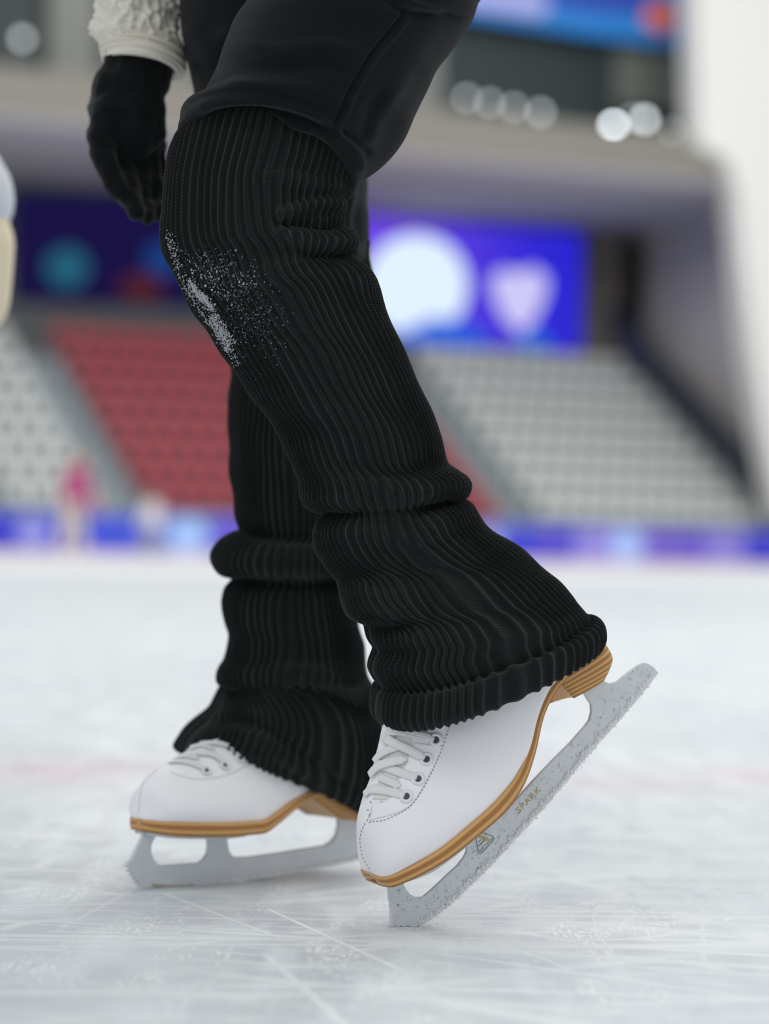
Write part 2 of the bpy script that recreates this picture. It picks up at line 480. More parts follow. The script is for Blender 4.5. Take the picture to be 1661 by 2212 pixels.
# stepped concrete stand with the two flights of steps cut into the same terraces
bm = bmesh.new()
for k in range(NROW):
    v0 = RV - 0.45 + k * RP
    bbox(bm, -22, 22.4, v0, 11.0, (RZ - 0.42 + (k - 1) * RP * RAKE) if k else 0.0, RZ - 0.42 + k * RP * RAKE)
for u0, u1 in ((3.12, 4.12), (13.25, 14.25)):
    for k in range(NROW):
        bbox(bm, u0, u1, RV - 0.45 + k * RP - RP * 0.5, RV - 0.45 + k * RP, 0.0, RZ - 0.42 + (k - 0.5) * RP * RAKE)
tag(link('floor_grandstand', bm_mesh('grandstand', bm), M_CONC), kind='structure')
bstruct('wall_back', [(-24, 25, 11.0, 11.4, 0, 10.5)], noisy('dim_back_wall', srgb(104, 106, 108), srgb(98, 100, 102), 0.3))
bstruct('wall_stand_front', [(-22, 22.4, 0.9, 1.5, 0, 0.85)], M_CONC)
# side wall that closes the stand on the right
bstruct('wall_side', [(22.45, 22.9, 0.8, 11.0, 0, 9.55)], M_WALLG)
uL, zL = onv(1503, 0, 0.6)
poly = [(1500, -150), (1508, 150), (1512, 318), (1572, 345), (1596, 420), (1606, 560), (1628, 760), (1650, 900), (1690, 1120), (1900, 1120), (1900, -150)]
pts = [onv(x, y, 0.6) for x, y in poly]
bm = prism([B(u, 0.6, z) for u, z in pts], Vv, 0.0, 0.75)
tag(link('wall_right', bm_mesh('white_wall', bm), M_WHITE), kind='structure')
# upper floor: slab with its fascia and pale soffit, dark glazing, pillars
bstruct('ceiling_slab', [(-24, 22.4, 1.0, 11.4, 9.62, 10.7)], M_SLAB)
bstruct('ceiling_soffit', [(-24, 22.4, 1.02, 10.7, 9.58, 9.61)], M_SOFF)
bm = bmesh.new(); bbox(bm, -24, 22.4, 4.0, 4.2, 10.7, 18)
tag(link('window_1', bm_mesh('glazing', bm), M_DARKG), kind='structure')
for k, (x0, x1, v_) in enumerate(((108, 208, 3.6), (355, 420, 3.6), (885, 955, 3.6))):
    a, _ = onv(x0, 100, v_); b, _ = onv(x1, 100, v_)
    bstruct('trim_%d' % (k + 1), [(a, b, v_, v_ + 0.3, 10.7, 18)], M_GREYP)
a, z0 = onv(1330, 225, 3.7); b, z1 = onv(1480, 120, 3.7)
bstruct('wall_upper', [(a, b, 3.7, 3.9, z0, z1)], noisy('dim_inner_wall', srgb(98, 103, 97), srgb(88, 93, 88), 0.5))
# back of the stand: taupe pillar and an unlit doorway
a, _ = onv(1262, 600, 10.6); b, _ = onv(1340, 600, 10.6)
bstruct('trim_4', [(a, b, 10.5, 11.0, 4.8, 9.6)], M_BROWN)
a, z0 = onv(1342, 770, 10.8); b, z1 = onv(1408, 525, 10.8)
bstruct('door_1', [(a, b, 10.75, 11.0, z0, z1)], M_BLACK)
# dark balustrade climbing along the right-hand wall
bm = prism([B(21.15, 1.6, 1.0), B(21.15, 10.6, 1.0 + 9.0 * RAKE), B(21.15, 10.6, 2.0 + 9.0 * RAKE), B(21.15, 1.6, 2.0)], Uv, 0, 0.2)
tag(link('balustrade', bm_mesh('balustrade', bm), M_RAIL), 'dark sloping balustrade along the grey wall right of the grey seats', 'railing')

# -------- screens on the back wall
M_NAVY = mat('screen_navy', (0.001, 0.001, 0.004, 1), 0.9, spec=0.0, emit=srgb(28, 21, 72), estr=0.75)
M_TEAL = mat('screen_teal', (0, 0, 0, 1), 0.9, spec=0.0, emit=srgb(44, 112, 140), estr=0.62)
M_RUST = mat('screen_rust', (0, 0, 0, 1), 0.9, spec=0.0, emit=srgb(84, 36, 44), estr=0.8)
M_DBLUE = mat('screen_deep_blue', (0, 0, 0, 1), 0.9, spec=0.0, emit=srgb(26, 62, 130), estr=0.9)
M_SCRP = mat('screen_violet', (0.01, 0.005, 0.03, 1), 0.4); _t = NT(M_SCRP)
_sp = _t.n('ShaderNodeSeparateXYZ'); _t.l(_t.coord('UV'), _sp.inputs[0])
_t.b.inputs['Emission Strength'].default_value = 0.95
_t.l(_t.mix(_t.ramp(_sp.outputs[0], 0.25, 0.95), srgb(104, 66, 222), srgb(36, 32, 205)), _t.b.inputs['Emission Color'])
M_SCRW = mat('screen_pale_disc', (0, 0, 0, 1), 0.9, spec=0.0, emit=srgb(216, 232, 248), estr=1.0)
M_SCRL = mat('screen_lilac', (0, 0, 0, 1), 0.9, spec=0.0, emit=srgb(198, 192, 238), estr=1.0)
M_SCRB = mat('screen_azure', (0, 0, 0, 1), 0.9, spec=0.0, emit=srgb(28, 92, 214), estr=1.0)
SV = 10.85


def flat_poly(name, pix, v, m, parent, th=0.01, uvbox=None):
    pts = [onv(x, y, v) for x, y in pix]
    bm = prism([B(u, v, z) for u, z in pts], -Vv, 0, th)
    if uvbox:
        uvl = bm.loops.layers.uv.new('UVMap')
        u0, u1 = uvbox
        for f in bm.faces:
            for l in f.loops:
                q = (l.vert.co - B0).dot(Uv); l[uvl].uv = ((q - u0) / (u1 - u0), 0.5)
    return link(name, bm_mesh(name, bm), m, parent, world=True)


def disc(cx, cy, rx, ry, n=28, wob=0.0, k=5):
    return [(cx + rx * math.cos(a) * (1 + wob * math.sin(k * a)), cy + ry * math.sin(a) * (1 + wob * math.sin(k * a))) for a in [2 * PI * i / n for i in range(n)]]


s1 = empty('led_screen', B(5, SV, 5.6), 0, 'dark navy wall screen with a dim teal glow above the red seats', 'screen')
flat_poly('display', [(28, 415), (560, 432), (560, 668), (28, 650)], SV, M_NAVY, s1, 0.08)
flat_poly('teal_emblem', disc(145, 578, 46, 44), SV - 0.09, M_TEAL, s1)
flat_poly('rust_emblem', disc(305, 622, 48, 30), SV - 0.09, M_RUST, s1)
flat_poly('blue_emblem', disc(352, 560, 40, 36), SV - 0.09, M_DBLUE, s1)
s2 = empty('led_screen', B(14, SV, 5.6), 0, 'bright violet wall screen with a big pale disc above the grey seats', 'screen')
a, _ = onv(600, 600, SV); b, _ = onv(1250, 600, SV)
flat_poly('display', [(600, 452), (1252, 505), (1252, 762), (600, 715)], SV, M_SCRP, s2, 0.08, (a, b))
flat_poly('pale_disc', disc(898, 618, 112, 112), SV - 0.09, M_SCRW, s2)
flat_poly('blue_wave', [(800, 712), (860, 722), (930, 690), (985, 692), (1040, 716), (1060, 752), (800, 736)], SV - 0.105, M_SCRB, s2)
flat_poly('lilac_emblem', [(1062, 600), (1085, 582), (1120, 590), (1155, 578), (1182, 602), (1178, 640), (1155, 690), (1125, 722), (1090, 690), (1066, 640)], SV - 0.09, M_SCRL, s2)
flat_poly('cyan_glow', disc(1150, 738, 34, 16), SV - 0.09, mat('screen_cyan', (0, 0, 0, 1), 0.9, spec=0.0, emit=srgb(40, 130, 215), estr=0.9), s2)
# blue banner on the upper floor
bn = empty('hanging_banner', B(15, 3.0, 13.2), 0, 'bright blue banner with an orange emblem hanging above the dark glazing', 'banner')
flat_poly('cloth', [(960, -160), (1500, -120), (1498, 106), (1280, 78), (960, 28)], 3.0, mat('banner_blue', srgb(16, 112, 186), 0.7), bn, 0.05)
flat_poly('indigo_field', [(1150, -150), (1400, -130), (1398, 30), (1300, 28), (1190, 12)], 2.94, mat('banner_indigo', srgb(22, 52, 150), 0.7), bn)
flat_poly('orange_emblem', disc(1425, 36, 34, 30, wob=0.15), 2.93, mat('banner_orange', srgb(224, 100, 42), 0.7), bn)
flat_poly('lilac_lettering', [(985, -40), (1160, -20), (1190, 10), (1170, 36), (1000, 14)], 2.94, mat('banner_lilac', srgb(150, 150, 200), 0.7), bn)

# -------- lamps standing along the balcony
M_GLOBE = [mat('lit_globe_%d' % i, (0.8, 0.8, 0.8, 1), 0.4, emit=(0.86, 0.95, 1.0, 1), estr=e) for i, e in enumerate((13, 5, 1.5))]
M_STEM = mat('lamp_stem', srgb(60, 62, 64), 0.5)
for px, py, r, g, lab in ((1325, 272, 0.10, 0, 'brightest round white lamp on the balcony edge left of the white wall'), (1392, 258, 0.10, 1, 'round lamp just right of the brightest lamp on the balcony edge'),
                          (1366, 254, 0.07, 2, 'small dim lamp between the two bright lamps on the balcony edge'), (1452, 284, 0.08, 2, 'dim lamp on the balcony nearest the white wall'),
                          (1008, 212, 0.09, 2, 'leftmost of the four evenly spaced lamps on the balcony under the banner'), (1058, 222, 0.09, 2, 'second from left of the four evenly spaced lamps under the banner'),
                          (1110, 232, 0.09, 2, 'third from left of the four evenly spaced lamps under the banner'), (1168, 243, 0.10, 2, 'rightmost of the four evenly spaced lamps under the banner'),
                          (48, 84, 0.10, 2, 'pale blue lamp on the balcony at upper left of the picture')):
    u, z = onv(px, py, 1.9)
    l = empty('globe_lamp', B(u, 1.9, 10.7), 0, lab, 'lamp', 'lamps along the balcony')
    bm = bmesh.new(); add_cone(bm, (0, 0, 0), (0, 0, 0.02), 0.08, 0.07); add_cone(bm, (0, 0, 0), (0, 0, max(0.03, z - 10.7)), 0.02, 0.02, 10)
    link('stem', bm_mesh('stem', bm, True), M_STEM, l)
    bm = bmesh.new(); add_ball(bm, (0, 0, max(0.1, z - 10.7)), r, 3)
    link('globe', bm_mesh('globe', bm, True), M_GLOBE[g], l)

# -------- rink barrier with its printed boards
bstruct('trim_5', [(-22, 26, 0.06, 0.22, 0.0, 1.0), (-22, 26, 0.0, 0.24, 1.0, 1.06)], mat('barrier_cap', srgb(120, 140, 160), 0.5))
bstruct('baseboard_rink', [(-22, 26, 0.0, 0.06, 0.0, 0.16)], mat('kick_plate', srgb(214, 196, 186), 0.5))
BP = [(-40, 100, (38, 44, 176), [(70, 32, (140, 140, 205))], 'blue rink board with a lavender emblem at the far left'),
      (100, 300, (48, 66, 188), [], 'plain blue rink board behind the skater in pink'),
      (300, 460, (96, 112, 186), [(405, 44, (150, 178, 226))], 'rink board with a pale blue emblem left of the standing leg'),
      (460, 760, (92, 70, 190), [], 'violet rink board directly behind the standing leg'),
      (760, 1085, (110, 110, 196), [(1062, 26, (160, 164, 222))], 'lavender rink board just right of the bent calf'),
      (1085, 1240, (52, 58, 186), [(1190, 30, (90, 70, 184))], 'deep blue rink board below the left edge of the grey seats'),
      (1240, 1400, (134, 124, 204), [(1352, 40, (160, 184, 232))], 'lavender rink board with a light blue emblem below the grey seats'),
      (1400, 1520, (104, 84, 184), [(1505, 18, (70, 60, 186))], 'purple rink board below the grey seats'),
      (1520, 1610, (128, 116, 198), [], 'pale purple rink board next to the rightmost blue board'),
      (1610, 1760, (52, 50, 184), [], 'blue rink board at the far right')]
for x0, x1, c, em, lab in BP:
    u0, _ = onv(x0, 1170, 0.0); u1, _ = onv(x1, 1170, 0.0)
    bd = empty('advertising_board', B((u0 + u1) / 2, 0.0, 0.16), TH, lab, 'rink board', 'printed boards round the rink')
    bm = bmesh.new(); bbox(bm, u0 + 0.01, u1 - 0.01, 0.0, 0.058, 0.16, 0.99)
    link('panel', bm_mesh('panel', bm), mat('board_print', srgb(*c), 0.45), bd, world=True)
    for ex, er, ec in em:
        ue, _ = onv(ex, 1170, 0.0); re = er / F * 62
        bm = prism([B(ue + re * math.cos(a), -0.002, 0.57 + min(0.4, re) * 0.98 * math.sin(a)) for a in [2 * PI * i / 24 for i in range(24)]], -Vv, 0, 0.008)
        link('printed_emblem', bm_mesh('emblem', bm), mat('emblem_print', srgb(*ec), 0.45), bd, world=True)


# -------- stadium seats, each its own object
def seat_mesh(name):
    bm = bmesh.new()
    v = add_box(bm, (0, 0.0, 0.02), (0.44, 0.42, 0.05))
    for q in v:
        if q.co.y < 0: q.co.z += 0.025
    prof = [(0.17, 0.02), (0.20, 0.20), (0.245, 0.42), (0.215, 0.43), (0.165, 0.20), (0.13, 0.05)]
    for s in (-1,):
        a = [bm.verts.new((-0.22, y, z)) for y, z in prof]; f = bm.faces.new(a)
        r = bmesh.ops.extrude_face_region(bm, geom=[f])
        for q in r['geom']:
            if isinstance(q, bmesh.types.BMVert): q.co.x += 0.44
    for x in (-0.17, 0.17): add_box(bm, (x, 0.05, -0.20), (0.05, 0.16, 0.42))
    bmesh.ops.bevel(bm, geom=list(bm.edges), offset=0.012, segments=1, affect='EDGES')
    return bm_mesh(name, bm)


SEAT_G = seat_mesh('grey_seat'); SEAT_G.materials.append(mat('grey_seat_plastic', srgb(190, 194, 192), 0.5))
SEAT_R = seat_mesh('red_seat'); SEAT_R.materials.append(mat('red_seat_plastic', srgb(150, 42, 54), 0.5))
ORD = ['first', 'second', 'third', 'fourth', 'fifth', 'sixth', 'seventh', 'eighth', 'ninth', 'tenth', 'eleventh', 'twelfth', 'thirteenth', 'fourteenth', 'fifteenth', 'sixteenth', 'seventeenth']
for me, us, lab, grp in ((SEAT_G, [2.75 - 0.56 * i for i in range(4)], 'light grey stadium seat at far left, {r} row up, {s} from the steps', 'grey seats in the left block'),
                         (SEAT_R, [4.42 + 0.567 * i for i in range(16)], 'red stadium seat, {r} row up from the rink, {s} from the left steps', 'red seats in the middle block'),
                         (SEAT_G, [14.55 + 0.545 * i for i in range(12)], 'light grey stadium seat on the right, {r} row up, {s} from the steps', 'grey seats in the right block')):
    for k in range(NROW):
        for i, u in enumerate(us):
            o = bpy.data.objects.new('stadium_seat', me); COL.objects.link(o)
            o.location = B(u, RV + k * RP, RZ + k * RP * RAKE); o.rotation_euler = (0, 0, TH)
            tag(o, lab.format(r=ORD[k], s=ORD[i]), 'seat', grp)


# ------------------------------------------------------------------ figures in the distance
def figure(name, foot, h, face, label, jacket, trousers, hair, arms=None, stride=0.12, lean=0.0, puff=0.016, hand=1.0):
    """standing skater of height h; face = heading angle (rad)"""
    root = empty(name, foot, face, label, 'person')
    s = h / 1.6
    hip = Vector((0, 0, 0.86)); ch = Vector((lean * 0.6, 0, 1.22)); nk = Vector((lean, 0, 1.36)); hd = Vector((lean * 1.15, 0, 1.49))
    J = lambda p: Vector(p) * s
    legs = []
    for sy, st in ((1, stride), (-1, -stride)):
        legs.append([(J((0, 0.085 * sy, 0.84)), 0.085 * s), (J((st * 0.6 + 0.05, 0.09 * sy, 0.47)), 0.058 * s), (J((st, 0.09 * sy, 0.10)), 0.04 * s)])
    arms = arms or [[(lean, 0.19, 1.29), (0.02 + lean * .6, 0.27, 1.02), (0.10 + lean * .4, 0.30, 0.80)], [(lean, -0.19, 1.29), (0.02 + lean * .6, -0.27, 1.02), (0.10 + lean * .4, -0.30, 0.80)]]
    ac = [[(J(a[0]), 0.052 * s), (J(a[1]), 0.042 * s), (J(a[2]), 0.03 * s)] for a in arms]
    body = [[(J(hip), 0.115 * s), (J(ch), 0.12 * s), (J(nk), 0.05 * s), (J(hd), 0.085 * s)], [(J(hd) + Vector((0.02 * s, 0, -0.05 * s)), 0.055 * s), (J(hd) + Vector((0.085 * s, 0, -0.02 * s)), 0.012 * s)]]
    hands = []
    for a in arms:
        w = J(a[2]); d = (J(a[2]) - J(a[1])).normalized()
        hands.append([(w, 0.03 * s * hand), (w + d * 0.09 * s * hand, 0.036 * s * hand), (w + d * 0.15 * s * hand, 0.02 * s * hand)])
    for l in legs:
        e = l[2][0]; body.append([(e, 0.035 * s), (e + Vector((0.10 * s, 0, -0.03 * s)), 0.03 * s)])
    link('body', fuse('body', body + legs + ac + hands, 0.014 * s), M_SKIN, root)
    g = lambda ch_, f, a=0.012: [(p, r * f + a * s) for p, r in ch_]
    link('jacket', fuse('jacket', [g([(J(hip) + Vector((0, 0, -0.02)), 0.12 * s), (J(ch), 0.125 * s), (J(nk) - Vector((0, 0, 0.04 * s)), 0.05 * s)], 1.0, 0.02)] + [g(a, 1.05, puff) for a in ac], 0.014 * s), jacket, root)
    link('trousers', fuse('trousers', [g(l, 1.0, 0.018) for l in legs], 0.014 * s), trousers, root)
    bm = bmesh.new(); add_ball(bm, J(hd) + Vector((-0.022 * s, 0, 0.02 * s)), 0.094 * s, 3, (1, 0.95, 1.0)); add_ball(bm, J(hd) + Vector((-0.10 * s, 0, -0.06 * s)), 0.05 * s, 2, (0.8, 0.8, 1.6))
    link('hair', bm_mesh('hair', bm, True), hair, root)
    for i, l in enumerate(legs):
        e = l[2][0]
        link('skate', fuse('skate', [[(e + Vector((-0.01, 0, 0.05 * s)), 0.05 * s), (e + Vector((0, 0, -0.02 * s)), 0.048 * s), (e + Vector((0.14 * s, 0, -0.035 * s)), 0.036 * s)],
                                     [(e + Vector((-0.06 * s, 0, -0.088 * s)), 0.010 * s), (e + Vector((0.17 * s, 0, -0.088 * s)), 0.010 * s)], [(e + Vector((0.1 * s, 0, -0.088 * s)), 0.010 * s), (e + Vector((0.1 * s, 0, -0.03 * s)), 0.010 * s)]], 0.010 * s, 2), M_LEATHER, root)
    return root, J, ac, hands, s


M_HAIR = mat('brown_hair', srgb(92, 66, 52), 0.7)
M_PINK = mat('magenta_jacket', srgb(160, 34, 104), 0.8)
M_CREAMT = mat('cream_trousers', srgb(200, 186, 168), 0.85)
M_PALEJ = mat('pale_grey_jacket', srgb(206, 202, 208), 0.85)
M_GREYT = mat('grey_trousers', srgb(128, 124, 136), 0.85)
g = P(150, 1227, 38.5)
figure('person', (g.x, g.y, 0), 1.62, -0.25, 'person skating far off in a magenta jacket and cream trousers', M_PINK, M_CREAMT, M_HAIR, lean=0.10,
       arms=[[(0.10, 0.2, 1.30), (0.12, 0.30, 1.04), (0.26, 0.30, 0.86)], [(0.10, -0.2, 1.30), (0.22, -0.28, 1.06), (0.42, -0.22, 0.92)]])
g = P(328, 1211, 54)
figure('person', (g.x, g.y, 0), 1.40, 2.6, 'person in a pale grey jacket standing by the rink boards left of the legs', M_PALEJ, M_GREYT, M_HAIR, stride=0.03)
# the skater who is cut by the left edge of the picture
root, J, ac, hands, s = figure('person', (-0.647, 2.92, 0), 1.22, -0.1, 'person at the left edge, only a white sleeve and a cream mitten showing', mat('white_padded_jacket', srgb(214, 217, 224), 0.8), M_GREYT, M_HAIR, stride=0.04,
                               arms=[[(0, 0.19, 1.29), (0.0, 0.27, 1.02), (0.08, 0.30, 0.80)], [(0.02, -0.21, 1.29), (0.18, -0.20, 1.03), (0.305, -0.14, 0.832)]], puff=0.026, hand=0.35)
for a, hnd in zip(ac, hands):
    w = hnd[0][0]; d = (hnd[1][0] - hnd[0][0]).normalized()
    mt = [(w + Vector((0, 0, -0.005)), 0.030), (w + Vector((0.004, 0, -0.045)), 0.038), (w + Vector((0.002, 0, -0.105)), 0.036), (w + Vector((-0.004, 0, -0.14)), 0.022)]
    link('mitten', fuse('mitten', [mt, [(w + Vector((0.0, -0.02, -0.03)), 0.018), (w + Vector((-0.01, -0.05, -0.075)), 0.014)]], 0.006), mat('cream_mitten', srgb(232, 220, 192), 0.9), root)


# ------------------------------------------------------------------ the skater: tubes of cloth
def tube(pairs, nrow, ncol, ribs=0, rib_h=0.0, stitch=0.0022, folds=(), power=2.0, wob=0.0, seed=0):
    """rings between left and right outline points. pairs: Lx, Ly, Rx, Ry, depth Y, half depth b, sag (px, near side down)"""
    A = np.array([tuple(p) + (0.0,) * (8 - len(p)) for p in pairs], float); ti = np.r_[0, np.cumsum(np.maximum(8, np.linalg.norm(np.diff((A[:, 0:2] + A[:, 2:4]) / 2, axis=0), axis=1)))]
    D = pchip(ti, A, np.linspace(0, ti[-1], nrow))
    L = Pn(D[:, 0], D[:, 1], D[:, 4]); R = Pn(D[:, 2], D[:, 3], D[:, 4]); C = (L + R) / 2; Ax = (R - L) / 2
    b = D[:, 5]; hw = np.linalg.norm(Ax, axis=1); un = Ax / hw[:, None]
    yaw = D[:, 7]; hw = np.sqrt(np.maximum(hw ** 2 - (b * np.sin(yaw)) ** 2, (0.6 * hw) ** 2))
    Ax = un * hw[:, None] + np.stack([np.zeros(nrow), hw * np.tan(yaw) * np.abs(un[:, 0]), np.zeros(nrow)], 1)
    nd = np.stack([np.sin(yaw), -np.cos(yaw), np.zeros(nrow)], 1)
    dn = np.stack([un[:, 2], np.zeros(nrow), -un[:, 0]], 1); sg = D[:, 6] * D[:, 4] / F
    ph = np.arange(ncol) / ncol * 2 * PI
    pw = np.linspace(power[0], power[1], nrow) if isinstance(power, tuple) else np.full(nrow, power)
    sp = lambda q: np.sign(q)[None] * np.abs(q)[None] ** (2 / pw)[:, None]
    cs, sn = sp(np.cos(ph)), sp(np.sin(ph))
    G = C[:, None] + Ax[:, None] * cs[..., None] + nd[:, None] * (b[:, None] * sn)[..., None] + dn[:, None] * (sg[:, None] * np.sin(ph)[None])[..., None]

    def normals(G):
        du = np.roll(G, -1, 1) - np.roll(G, 1, 1); dv = np.gradient(G, axis=0)
        n = np.cross(du, dv); n /= np.maximum(np.linalg.norm(n, axis=2, keepdims=True), 1e-12)
        s_ = np.sign(np.sum(n * (G - C[:, None]), axis=2).mean(axis=1)); s_[s_ == 0] = 1
        return n * np.sign(s_.mean() or 1)
    N = normals(G)
    if len(folds) or wob:
        off = np.zeros(G.shape[:2])
        px, py = projn(G)
        near = np.clip(np.sin(ph) * 4 + 0.6, 0, 1)[None]
        for line, wdt, amp in folds:
            q = smooth_line(line, 4 * len(line)); best = np.full(px.shape, 1e9); tp = np.zeros(px.shape)
            for k in range(len(q) - 1):
                a, c = q[k], q[k + 1]; d = c - a; l2 = max(d @ d, 1e-9)
                t = np.clip(((px - a[0]) * d[0] + (py - a[1]) * d[1]) / l2, 0, 1)
                e = np.hypot(px - a[0] - t * d[0], py - a[1] - t * d[1])
                m_ = e < best; best[m_] = e[m_]; tp[m_] = (k + t[m_]) / (len(q) - 1)
            taper = np.clip(np.minimum(tp, 1 - tp) * 6 + 0.25, 0, 1)
            off += amp * np.exp(-(best / wdt) ** 2) * near * taper
        if wob:
            r_ = np.random.default_rng(seed)
            v = np.linspace(0, 1, nrow)[:, None]
            for _ in range(14):
                off += wob * np.sin(2 * PI * (r_.integers(1, 5) * ph[None] / (2 * PI) + r_.uniform(2, 14) * v + r_.uniform())) * r_.uniform(0.2, 1) / 3
        G = G + N * off[..., None]; N = normals(G)
    base = G
    seg = np.linalg.norm(np.diff(C, axis=0), axis=1); ln = np.r_[0, np.cumsum(seg)]
    if ribs:
        v = ln[:, None] * 9
        jit = 0.25 * np.sin(3 * ph[None] + v * 1.3) + 0.18 * np.sin(7 * ph[None] - v * 2.1 + 1) + 0.10 * np.sin(13 * ph[None] + v * 3.7 + 2)
        rp = ribs * ph[None] / (2 * PI) + jit
        pr = (0.5 - 0.5 * np.cos(2 * PI * rp)) ** 1.8
        fade = np.clip((nrow - 1 - np.arange(nrow)) / (0.05 * nrow), 0.35, 1)[:, None]
        G = G + N * (rib_h * pr * fade)[..., None]
        U = np.zeros((nrow, ncol + 1, 2)); U[:, :ncol, 0] = rp; U[:, ncol, 0] = rp[:, 0] + ribs
    else:
        U = np.zeros((nrow, ncol + 1, 2)); U[..., 0] = np.linspace(0, 1, ncol + 1)[None] * 40
    U[..., 1] = (ln / stitch)[:, None]
    return G, U, base


def bvh_of(G, sr=4, sc=4):
    g = G[::sr, ::sc]; r, c = g.shape[:2]; v = [Vector(p) for p in g.reshape(-1, 3)]
    f = [(i * c + j, i * c + (j + 1) % c, (i + 1) * c + (j + 1) % c, (i + 1) * c + j) for i in range(r - 1) for j in range(c)]
    return BVHTree.FromPolygons(v, f)


me_person = empty('person', (0.1, 2.3, 0), 0, 'person gliding on white skates in black sweatpants, black ribbed legwarmers and a black glove', 'person')

# near (bent, trailing) leg
NEAR = [(490, 215, 770, 260, 2.045, .050, -62), (440, 262, 766, 303, 2.045, .054, -62), (392, 300, 760, 345, 2.045, .058, -62), (378, 318, 764, 362, 2.045, .060, -62), (372, 335, 760, 385, 2.045, .061, -58), (366, 370, 752, 408, 2.045, .062, -45), (357, 430, 737, 436, 2.045, .063, -20), (354, 490, 741, 468, 2.045, .064, 0),
        (361, 545, 741, 488, 2.045, .064, 4), (375, 580, 764, 514, 2.045, .063, 4), (392, 615, 766, 536, 2.045, .062, 4), (408, 645, 758, 552, 2.045, .062, 4), (436, 688, 795, 596, 2.048, .060, 4), (468, 738, 830, 678, 2.05, .058, 2),
        (512, 795, 870, 760, 2.055, .057, 0), (558, 868, 908, 856, 2.06, .055, 0), (610, 940, 944, 938, 2.065, .054, 2), (638, 1012, 961, 1002, 2.07, .054, 4), (651, 1042, 990, 1022, 2.07, .056, 6), (660, 1075, 1011, 1046, 2.072, .057, 8),
        (678, 1097, 1003, 1066, 2.073, .056, 8), (699, 1110, 985, 1082, 2.074, .053, 8), (690, 1128, 1008, 1092, 2.075, .055, 8), (684, 1152, 1026, 1114, 2.075, .057, 8), (687, 1185, 1062, 1152, 2.077, .058, 10), (702, 1214, 1112, 1187, 2.078, .058, 12),
        (738, 1258, 1165, 1224, 2.077, .058, 8, .08), (741, 1296, 1200, 1256, 2.074, .058, 9, .14), (756, 1325, 1222, 1286, 2.072, .059, 10, .2), (798, 1347, 1236, 1304, 2.07, .059, 12, .25), (806, 1380, 1245, 1314, 2.068, .060, 13, .3), (817, 1404, 1251, 1321, 2.067, .060, 14, .3),
        (807, 1442, 1256, 1328, 2.066, .060, 15, .3), (829, 1484, 1259, 1335, 2.066, .0575, 17, .3), (832, 1490, 1260, 1337, 2.066, .0570, 18, .3), (822, 1496, 1276, 1332, 2.066, .065, 20, .3), (816, 1516, 1287, 1350, 2.066, .067, 22, .3),
        (814, 1542, 1288, 1368, 2.066, .066, 24, .3), (821, 1560, 1283, 1384, 2.066, .063, 26, .3), (834, 1566, 1272, 1386, 2.066, .060, 24, .3), (848, 1555, 1258, 1376, 2.066, .056, 20, .3), (850, 1520, 1240, 1350, 2.066, .054, 44, .3)]
NF = [([(745, 400), (690, 400), (620, 385), (560, 380)], 16, .0035), ([(742, 445), (690, 440), (640, 452), (590, 470)], 12, .005), ([(738, 492), (690, 497), (640, 490), (590, 478)], 13, -.0055), ([(765, 522), (700, 520), (640, 508), (590, 505)], 14, .005),
      ([(757, 552), (700, 556), (640, 545)], 13, -.0045), ([(805, 625), (740, 590), (660, 575), (560, 590)], 22, .003),
      ([(965, 1003), (900, 1012), (820, 1015), (720, 1000)], 26, -.0035), ([(1010, 1045), (950, 1052), (890, 1062), (820, 1060)], 20, .004), ([(660, 1072), (720, 1080), (780, 1078)], 16, .003), ([(984, 1082), (930, 1098), (890, 1108)], 14, -.0055), ([(695, 1108), (740, 1112), (790, 1110)], 13, -.004),
      ([(1024, 1112), (960, 1130), (900, 1165), (820, 1160), (700, 1150)], 20, .004), ([(905, 1185), (980, 1260), (1040, 1330)], 26, .003), ([(860, 1200), (900, 1260), (950, 1340)], 22, -.0028),
      ([(735, 1238), (800, 1262), (860, 1280)], 18, -.002), ([(745, 1305), (800, 1325), (870, 1335)], 18, .0025), ([(800, 1352), (850, 1362), (900, 1372)], 15, -.0022), ([(815, 1404), (860, 1412)], 15, -.0015), ([(810, 1440), (870, 1447)], 15, .0015)]
G, U, base_near = tube(NEAR, 660, 868, 62, .0029, .0019, NF, (2.0, 2.7), .0012, 3)
lw1 = link('legwarmer', grid_mesh('legwarmer', G, U), M_KNIT, me_person, True); lw1['label'] = 'legwarmer on the bent leg, with snow on the knee'
BV_NEAR = bvh_of(G)
# loose wool fibres standing off the knit
_i = RNG.integers(2, G.shape[0] - 30, 12000); _j = RNG.integers(0, G.shape[1], 12000)
_p = G[_i, _j]; _c = G.mean(axis=1)[_i]; _n = _p - _c; _n /= np.linalg.norm(_n, axis=1, keepdims=True)
_d = _n + RNG.normal(size=_n.shape) * 0.8; _d /= np.linalg.norm(_d, axis=1, keepdims=True); _l = RNG.uniform(.0010, .0030, (12000, 1))
_s = np.cross(_d, RNG.normal(size=_n.shape)); _s /= np.linalg.norm(_s, axis=1, keepdims=True)
_v = np.stack([_p - _s * .00005, _p + _s * .00005, _p + _d * _l], 1).reshape(-1, 3)
link('fuzz', mesh_np('fuzz', _v, np.arange(36000).reshape(-1, 3), smooth=False), M_FUZZ, lw1, True)['kind'] = 'stuff'

